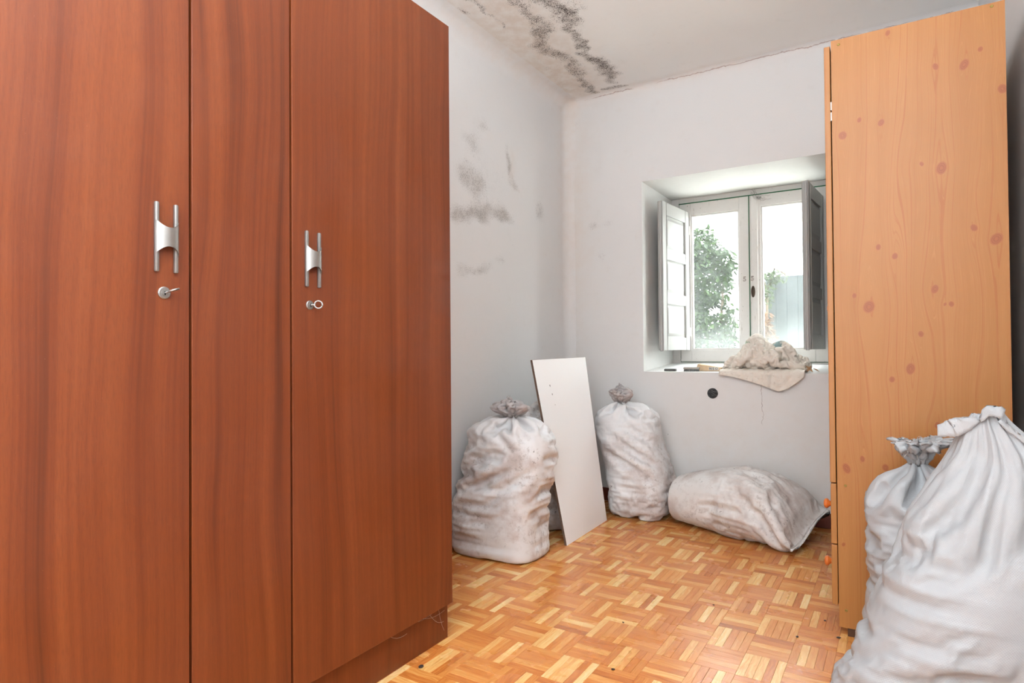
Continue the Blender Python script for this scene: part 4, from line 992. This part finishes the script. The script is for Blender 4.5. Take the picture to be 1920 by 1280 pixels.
for j in range(m):
    bm.faces.new((Fv[j][0], Fv[j+1][0], Bv[j+1][0], Bv[j][0])).material_index = 1; bm.faces.new((Fv[j][n], Bv[j][n], Bv[j+1][n], Fv[j+1][n])).material_index = 1
bmesh.ops.recalc_face_normals(bm, faces=bm.faces[:])
bd = empty('white_board', (-1.39, 2.97, 0)); tag(bd, 'white melamine board leaning against the sacks by the left wall', 'board')
panel = adopt(bm_obj('panel', bm, M_BOARD), None, bd); panel.data.materials.append(M_BROWNEDGE)
for (s, q, r) in ((.225, .85, .0042), (.24, .80, .0036), (.26, .74, .002)):
    c = BL.lerp(BR, s).lerp(TL.lerp(TR, s), q)+nrm*0.0004
    V = [c]+[c+(Vector((0, 1, 0))*math.cos(a)+Vector((-.2, 0, .97))*math.sin(a)*1.3)*r*(1+.3*math.sin(3*a)) for a in np.linspace(0, 2*PI, 12, endpoint=False)]
    o = adopt(mesh_obj('screw_hole', V, [(0, 1+k, 1+(k+1) % 12) for k in range(12)], plain('hole', srgb(110, 112, 112), .8, 0)), None, bd)

# ------------------------------------------------------------------ black plug in the wall under the sill
o = lathe('pipe_plug', [(0.0001, YB-0.004), (0.026, YB-0.0045), (0.0295, YB-0.003), (0.030, YB+0.02)], None, None, 'y', (-0.923, 0, 0.690), 40)
t = NT('black_foam'); P_ = t.pos(); t.base(t.mix(t.mrange(t.noise(P_, 420, 3), .62, .68), srgb(46, 46, 48), srgb(190, 188, 186))); t.rough(.9); t.bump(t.noise(P_, 300, 3), .6, .003)
o.data.materials.append(t.m); tag(o, 'round black plug set into the wall below the window sill', 'plug')

# ------------------------------------------------------------------ crumpled cloth on the sill
t = NT('stained_beige_cloth'); P_ = t.pos(); n1 = t.noise(P_, 22, 5, .65); n2 = t.noise(P_, 70, 4)
col = t.mix(n1, srgb(218, 205, 191), srgb(232, 226, 217)); col = t.mix(t.mrange(n2, .58, .72, 0, .35), col, srgb(168, 146, 126))
def spot(col, c, r, rgb, amt):
    d = t.node('ShaderNodeVectorMath', operation='DISTANCE'); t.inp(d, 0, P_); d.inputs[1].default_value = c
    f = t.math('MULTIPLY', t.mrange(t.math('ADD', d.outputs[1], t.math('MULTIPLY', t.math('SUBTRACT', n2, .5), r*1.6)), r, r*.55), amt); return t.mix(f, col, rgb)
col = spot(col, (-.59, 3.86, .955), .050, srgb(120, 150, 152), .85); col = spot(col, (-.755, 3.80, .975), .030, srgb(96, 140, 104), .7); col = spot(col, (-.705, 3.76, .95), .024, srgb(84, 138, 96), .6)
t.base(col); t.rough(.85); t.bump(t.noise(P_, 240, 3), .3, .002); M_CLOTH = t.m
def drape(P):
    """let the front of the heap sag over the sill edge and rise to a crest in the middle"""
    P = P.copy(); x, y, z = P[..., 0], P[..., 1], P[..., 2]
    crest = np.exp(-((x+.05)/.06)**2-((y-.16)/.09)**2)*.085+np.exp(-((x-.09)/.06)**2-((y-.16)/.09)**2)*.045
    P[..., 2] += crest*np.clip((z-.02)/.04, 0, 1); return P
ln = [(-.205, -.10, .03, .05, .022, 2.0), (-.195, -.11, .034, .08, .030, 2.2), (-.15, -.13, .045, .115, .040, 2.2), (-.09, -.145, .062, .14, .056, 2.1), (-.03, -.15, .072, .15, .066, 2.0), (.05, -.15, .062, .15, .056, 2.0), (.12, -.145, .052, .14, .046, 2.1), (.18, -.13, .036, .115, .032, 2.1), (.215, -.12, .028, .08, .024, 2.0), (.225, -.12, .026, .05, .018, 2.0)]
cl = empty('cloth', (-.665, 3.70, .812)); tag(cl, 'crumpled stained beige cloth heaped on the window sill', 'cloth')
P = sack_body(ln, 78, [(0, .20), (1, .20)], [(0, .18), (1, .18)], [(.026, 14, 4, 4), (.012, 24, 7, 7)], None, 'x', (), 40, 36, (-.07, .07), 1.9, drape, (.07, .07), 1.0)
P[..., 2] = np.maximum(P[..., 2], .004+np.maximum(P[..., 1], 0)*.067)
grid_obj('crumpled_heap', P, M_CLOTH, None, 1, .6, True, True, flip=True).parent = cl
# the lower layer of the cloth lies flat and hangs over the front edge of the sill
nx_, ny_ = 70, 44; V = []; rgc = np.random.RandomState(5)
for j_ in range(ny_):
    for i_ in range(nx_):
        q = i_/(nx_-1); x = -.215+.445*q; hang = .085*max(0, 1-abs((q-.70)/.30)**1.6) if q > .70 else .085*max(0, q/.70)**1.5
        hang += .010; back = .10; tot = back+.03+hang; sl = tot*j_/(ny_-1)
        fold = .006*math.sin(17*q+3*sl/.1)+.005*math.sin(41*q-20*sl)+.004*mnoise.noise(Vector((x*30, sl*30, 1)))*2
        if sl < back: p_ = (x, .07-sl, .010+(.07-sl+.03)*.067*0+max(0, .07-sl)*.067+abs(fold)*.7)
        else:
            a = min(1, (sl-back)/.03)*PI/2; r_ = .016
            p_ = (x, .07-back-r_*math.sin(a)-abs(fold)*.8-(.004 if a >= PI/2 else 0), .010-r_*(1-math.cos(a))-max(0, sl-back-.03))
        V.append(p_)
lo_ = mesh_obj('hanging_flap', V, grid_faces(nx_, ny_), M_CLOTH, cl, True); mo = lo_.modifiers.new('thick', 'SOLIDIFY'); mo.thickness = .003

# ------------------------------------------------------------------ small things on the sill
def sill_z(y): return .81+(y-YB)/(WYD-YB)*.04
o = box('brick_shard', (-.036, -.012, 0), (.036, .012, .014), plain('dark_grit', srgb(96, 94, 92), .9, 0, .3, 120, .3, .4), None, .003); o.location = (-1.185, 3.72, sill_z(3.72)); o.rotation_euler = (.066, 0, .05)
tag(o, 'small dark grey stone bar lying on the left of the sill', 'stone')
br = empty('brush', (-1.075, 3.725, sill_z(3.725)), .08); br.rotation_euler = (.066, 0, .08); tag(br, 'old grey bristle brush lying on the window sill', 'brush')
box('handle', (-.03, -.014, .012), (.062, .014, .024), plain('grey_wood', srgb(166, 160, 152), .8, 0, .2, 60), br, .003)
V, F = [], []; rb = random.Random(2)
for k in range(160):
    x, y = rb.uniform(-.028, .06), rb.uniform(-.012, .012); v, f = tube([(x, y, .0125), (x+rb.uniform(-.004, .004), y+rb.uniform(-.004, .004), .0005)], .0009, 4); F += [tuple(len(V)+i for i in ff) for ff in f]; V += v
o = mesh_obj('bristles', V, F, plain('grey_bristle', srgb(132, 134, 132), .9, 0, .3, 90), br); o['kind'] = 'stuff'
wbk = empty('wood_block', (-.965, 3.76, sill_z(3.76)), -.05); wbk.rotation_euler = (.066, 0, -.05); tag(wbk, 'broken piece of printed pale wood on the sill beside the cloth', 'wood piece')
bm = bmesh.new(); add_box(bm, (-.075, -.02, 0), (.07, .02, .030), .003, 2)
for v in bm.verts:
    v.co.z += (.012*math.sin(v.co.x*60) if v.co.z > .02 else 0); v.co.x += .01*v.co.z/.03
bm_obj('block', bm, plain('split_pine', srgb(214, 186, 152), .8, 0, .25, 40, .3, .3), wbk)
box('printed_label', (.005, -.0212, .006), (.062, -.0198, .024), plain('label_white', srgb(206, 200, 192), .8, 0), wbk, 0)
for i, ch in enumerate('NEO'):
    cu = bpy.data.curves.new('printed_letter', 'FONT'); cu.body = ch; cu.size = .018; cu.extrude = .0002; cu.align_x = 'CENTER'; cu.materials.append(M_DARK)
    lo_ = text_mesh('printed_letter', cu, wbk); lo_.location = (.016+i*.017, -.0215, .009); lo_.rotation_euler = (PI/2, 0, 0)
# dry leaves blown into the right corner
M_DRY = m_leaf('dry_leaf', srgb(168, 106, 58), srgb(200, 170, 138)); M_DRYO = m_leaf('dry_vine_leaf', srgb(92, 60, 36), srgb(122, 98, 74))
def leaf_geo(c, d, up, L, W):
    d = Vector(d).normalized(); s = d.cross(Vector(up)).normalized(); nn = s.cross(d); c = Vector(c)
    return [c, c+d*L*.35+s*W*.5+nn*L*.06, c+d*L*.75+s*W*.35+nn*L*.03, c+d*L, c+d*L*.75-s*W*.35+nn*L*.03, c+d*L*.35-s*W*.5+nn*L*.06, c+d*L*.5-nn*L*.05], [(0, 1, 6), (1, 2, 6), (2, 3, 6), (3, 4, 6), (4, 5, 6), (5, 0, 6)]
rl = random.Random(8)
for k, (lx, ly, L, lab) in enumerate([(-.40, 3.705, .06, 'largest curled orange-brown leaf at the front right end of the sill'), (-.372, 3.75, .045, 'small dry leaf tucked behind the others at the right end of the sill'), (-.43, 3.735, .05, 'pale dry leaf against the cloth at the right end of the sill')]):
    V, F = leaf_geo((0, 0, .006), (rl.uniform(-1, 1), rl.uniform(-1, .3), .5), (rl.uniform(-.3, .3), rl.uniform(-.6, .2), 1), L, .022)
    o = mesh_obj('dry_leaf', V, F, M_DRY); o.location = (lx, ly, sill_z(ly)-.004); tag(o, lab, 'leaf', 'dry leaves on the sill')

# crumbs of dirt on the floor
M_CRUMB = plain('dark_crumb', srgb(52, 40, 34), .9, 0, .3, 200)
for k, (x, y, r, lab) in enumerate([(-1.232, 1.453, .009, 'black crumb of dirt beside the red-brown wardrobe plinth'), (-.735, 1.735, .006, 'round dark spot of dirt on a pale parquet strip in the middle foreground'), (-.30, 2.24, .006, 'elongated dark crumb on the floor left of the pine wardrobe base'), (-.565, 1.735, .008, 'grey-brown crumb near the bottom edge, right of the middle'),
        (-.83, 2.05, .0045, 'tiny dark crumb on the floor left of the middle'), (-.235, 2.42, .005, 'dark crumb touching the foot of the pine wardrobe'), (-.185, 2.30, .007, 'dark clump of dirt in front of the pine wardrobe base'), (-.60, 2.36, .004, 'smallest dark speck on the floor in front of the lying sack')]):
    bm = bmesh.new(); bmesh.ops.create_icosphere(bm, subdivisions=1, radius=r)
    rr = random.Random(k)
    for v in bm.verts: v.co = Vector((v.co.x*rr.uniform(.7, 1.4), v.co.y*rr.uniform(.5, 1.0), (v.co.z+r)*.45))
    o = bm_obj('dirt_crumb', bm, M_CRUMB); o.location = (x, y, .0001); o.rotation_euler.z = rr.uniform(0, 3)
    tag(o, lab, 'crumb', 'dirt crumbs on the floor')

# ------------------------------------------------------------------ yard outside the window
M_OUTW = plain('white_yard_wall', srgb(238, 238, 236), .9, 0, .03, 3); M_YARD = plain('yard_concrete', srgb(224, 222, 216), .9, 0, .08, 4)
yw = box('wall_yard', (-5.5, 7.0, -.1), (3.0, 7.2, 2.27), M_OUTW, None, 0); tag(yw, kind='structure')
box('wall_coping', (-5.5, 6.93, 2.27), (3.0, 7.22, 2.33), M_OUTW, yw, .01)
up = box('wall_neighbour', (-5.5, 7.6, -.1), (3.0, 7.8, 3.4), M_OUTW, None, 0); tag(up, kind='structure')
tag(box('floor_yard', (-5.5, WYD+.1, -.2), (3.0, 7.0, -.1), M_YARD, None, 0), kind='structure')
dr = empty('door_2', (-.75, 6.96, -.1)); tag(dr, kind='structure'); M_GATE = plain('grey_green_boards', srgb(31, 37, 36), .7, 0, .12, 9); M_GATE2 = plain('grey_green_frame', srgb(28, 34, 34), .7, 0, .12, 9)
for k in range(9): adopt(box('plank', (-1.195+k*.1045, 6.955, -.05), (-1.195+k*.1045+.1025, 6.985, 1.69), M_GATE, None, .004), None, dr)
adopt(box('rail', (-1.195, 6.985, 1.55), (-.26, 7.0, 1.66), M_GATE2, None, .003), None, dr)
def plant(name, label, cat, base, blobs, nleaf, size, mat, seed, stems, stem_mat):
    e = empty(name, base); rg = random.Random(seed); V, F = [], []
    tot = sum(b[6] for b in blobs)
    for (x, y, z, rx, ry, rz, wgt) in blobs:
        for k in range(int(nleaf*wgt/tot)):
            while True:
                a, b, c = rg.uniform(-1, 1), rg.uniform(-1, 1), rg.uniform(-1, 1)
                if a*a+b*b+c*c < 1: break
            d = (rg.uniform(-1, 1), rg.uniform(-1, 1), rg.uniform(-1, .3)); L = size*rg.uniform(.7, 1.35)
            v, f = leaf_geo((x+a*rx-base[0], y+b*ry-base[1], z+c*rz-base[2]), d, (rg.uniform(-.5, .5), rg.uniform(-.8, .2), 1), L, L*.45)
            F += [tuple(len(V)+i for i in ff) for ff in f]; V += v
    o = mesh_obj('foliage', V, F, mat, e); o['kind'] = 'stuff'
    for st in stems:
        v, f = tube([Vector(q)-Vector(base) for q in st], .012, 6); mesh_obj('stem', v, f, stem_mat, e, True)
    tag(e, label, cat); return e
M_STEM = plain('bark', srgb(92, 78, 62), .9, 0, .2, 40)
M_LF1 = m_leaf('green_leaf', srgb(24, 41, 15), srgb(52, 74, 28)); M_LF2 = m_leaf('pale_green_leaf', srgb(44, 60, 28), srgb(64, 78, 40))
plant('climbing_shrub', 'dense green climbing shrub outside the left window pane', 'shrub', (-1.52, 5.85, -.1),
      [(-1.58, 5.85, 1.87, .19, .22, .22, 2), (-1.55, 5.85, 1.55, .26, .25, .25, 2.6), (-1.70, 5.9, 1.35, .20, .25, .40, 2.6), (-1.54, 5.8, 1.05, .26, .25, .28, 2.6), (-1.75, 5.85, 1.7, .14, .2, .25, 1.2), (-1.36, 5.85, 1.70, .10, .15, .18, .8), (-1.34, 5.9, 1.15, .09, .15, .25, .5), (-1.6, 5.9, .6, .25, .25, .3, 1.2)],
      7000, .058, M_LF1, 4, [[(-1.58, 5.9, -.1), (-1.56, 5.88, .6), (-1.6, 5.85, 1.4), (-1.58, 5.85, 1.95)], [(-1.5, 5.9, -.1), (-1.42, 5.88, .8), (-1.36, 5.85, 1.6)]], M_STEM)
plant('small_vine', 'thin green vine growing in front of the grey yard door', 'vine', (-1.12, 6.5, -.1),
      [(-1.06, 6.5, 1.66, .08, .08, .07, 1), (-1.10, 6.5, 1.48, .06, .08, .14, 1.0), (-.98, 6.5, 1.63, .09, .06, .04, .5)], 170, .06, M_LF2, 6,
      [[(-1.12, 6.5, -.1), (-1.11, 6.5, .8), (-1.10, 6.5, 1.5), (-1.03, 6.5, 1.72), (-.93, 6.5, 1.66)], [(-1.10, 6.5, 1.5), (-1.16, 6.5, 1.7), (-1.18, 6.5, 1.74)]], M_STEM)
plant('dead_vine', 'dry brown leaf cluster hanging beside the grey yard door', 'vine', (-1.12, 6.42, -.1),
      [(-1.09, 6.42, 1.18, .045, .05, .12, 1), (-1.06, 6.42, 1.02, .06, .05, .13, 1.3)], 170, .055, M_DRYO, 9, [[(-1.1, 6.42, -.1), (-1.1, 6.42, 1.3)]], M_STEM)
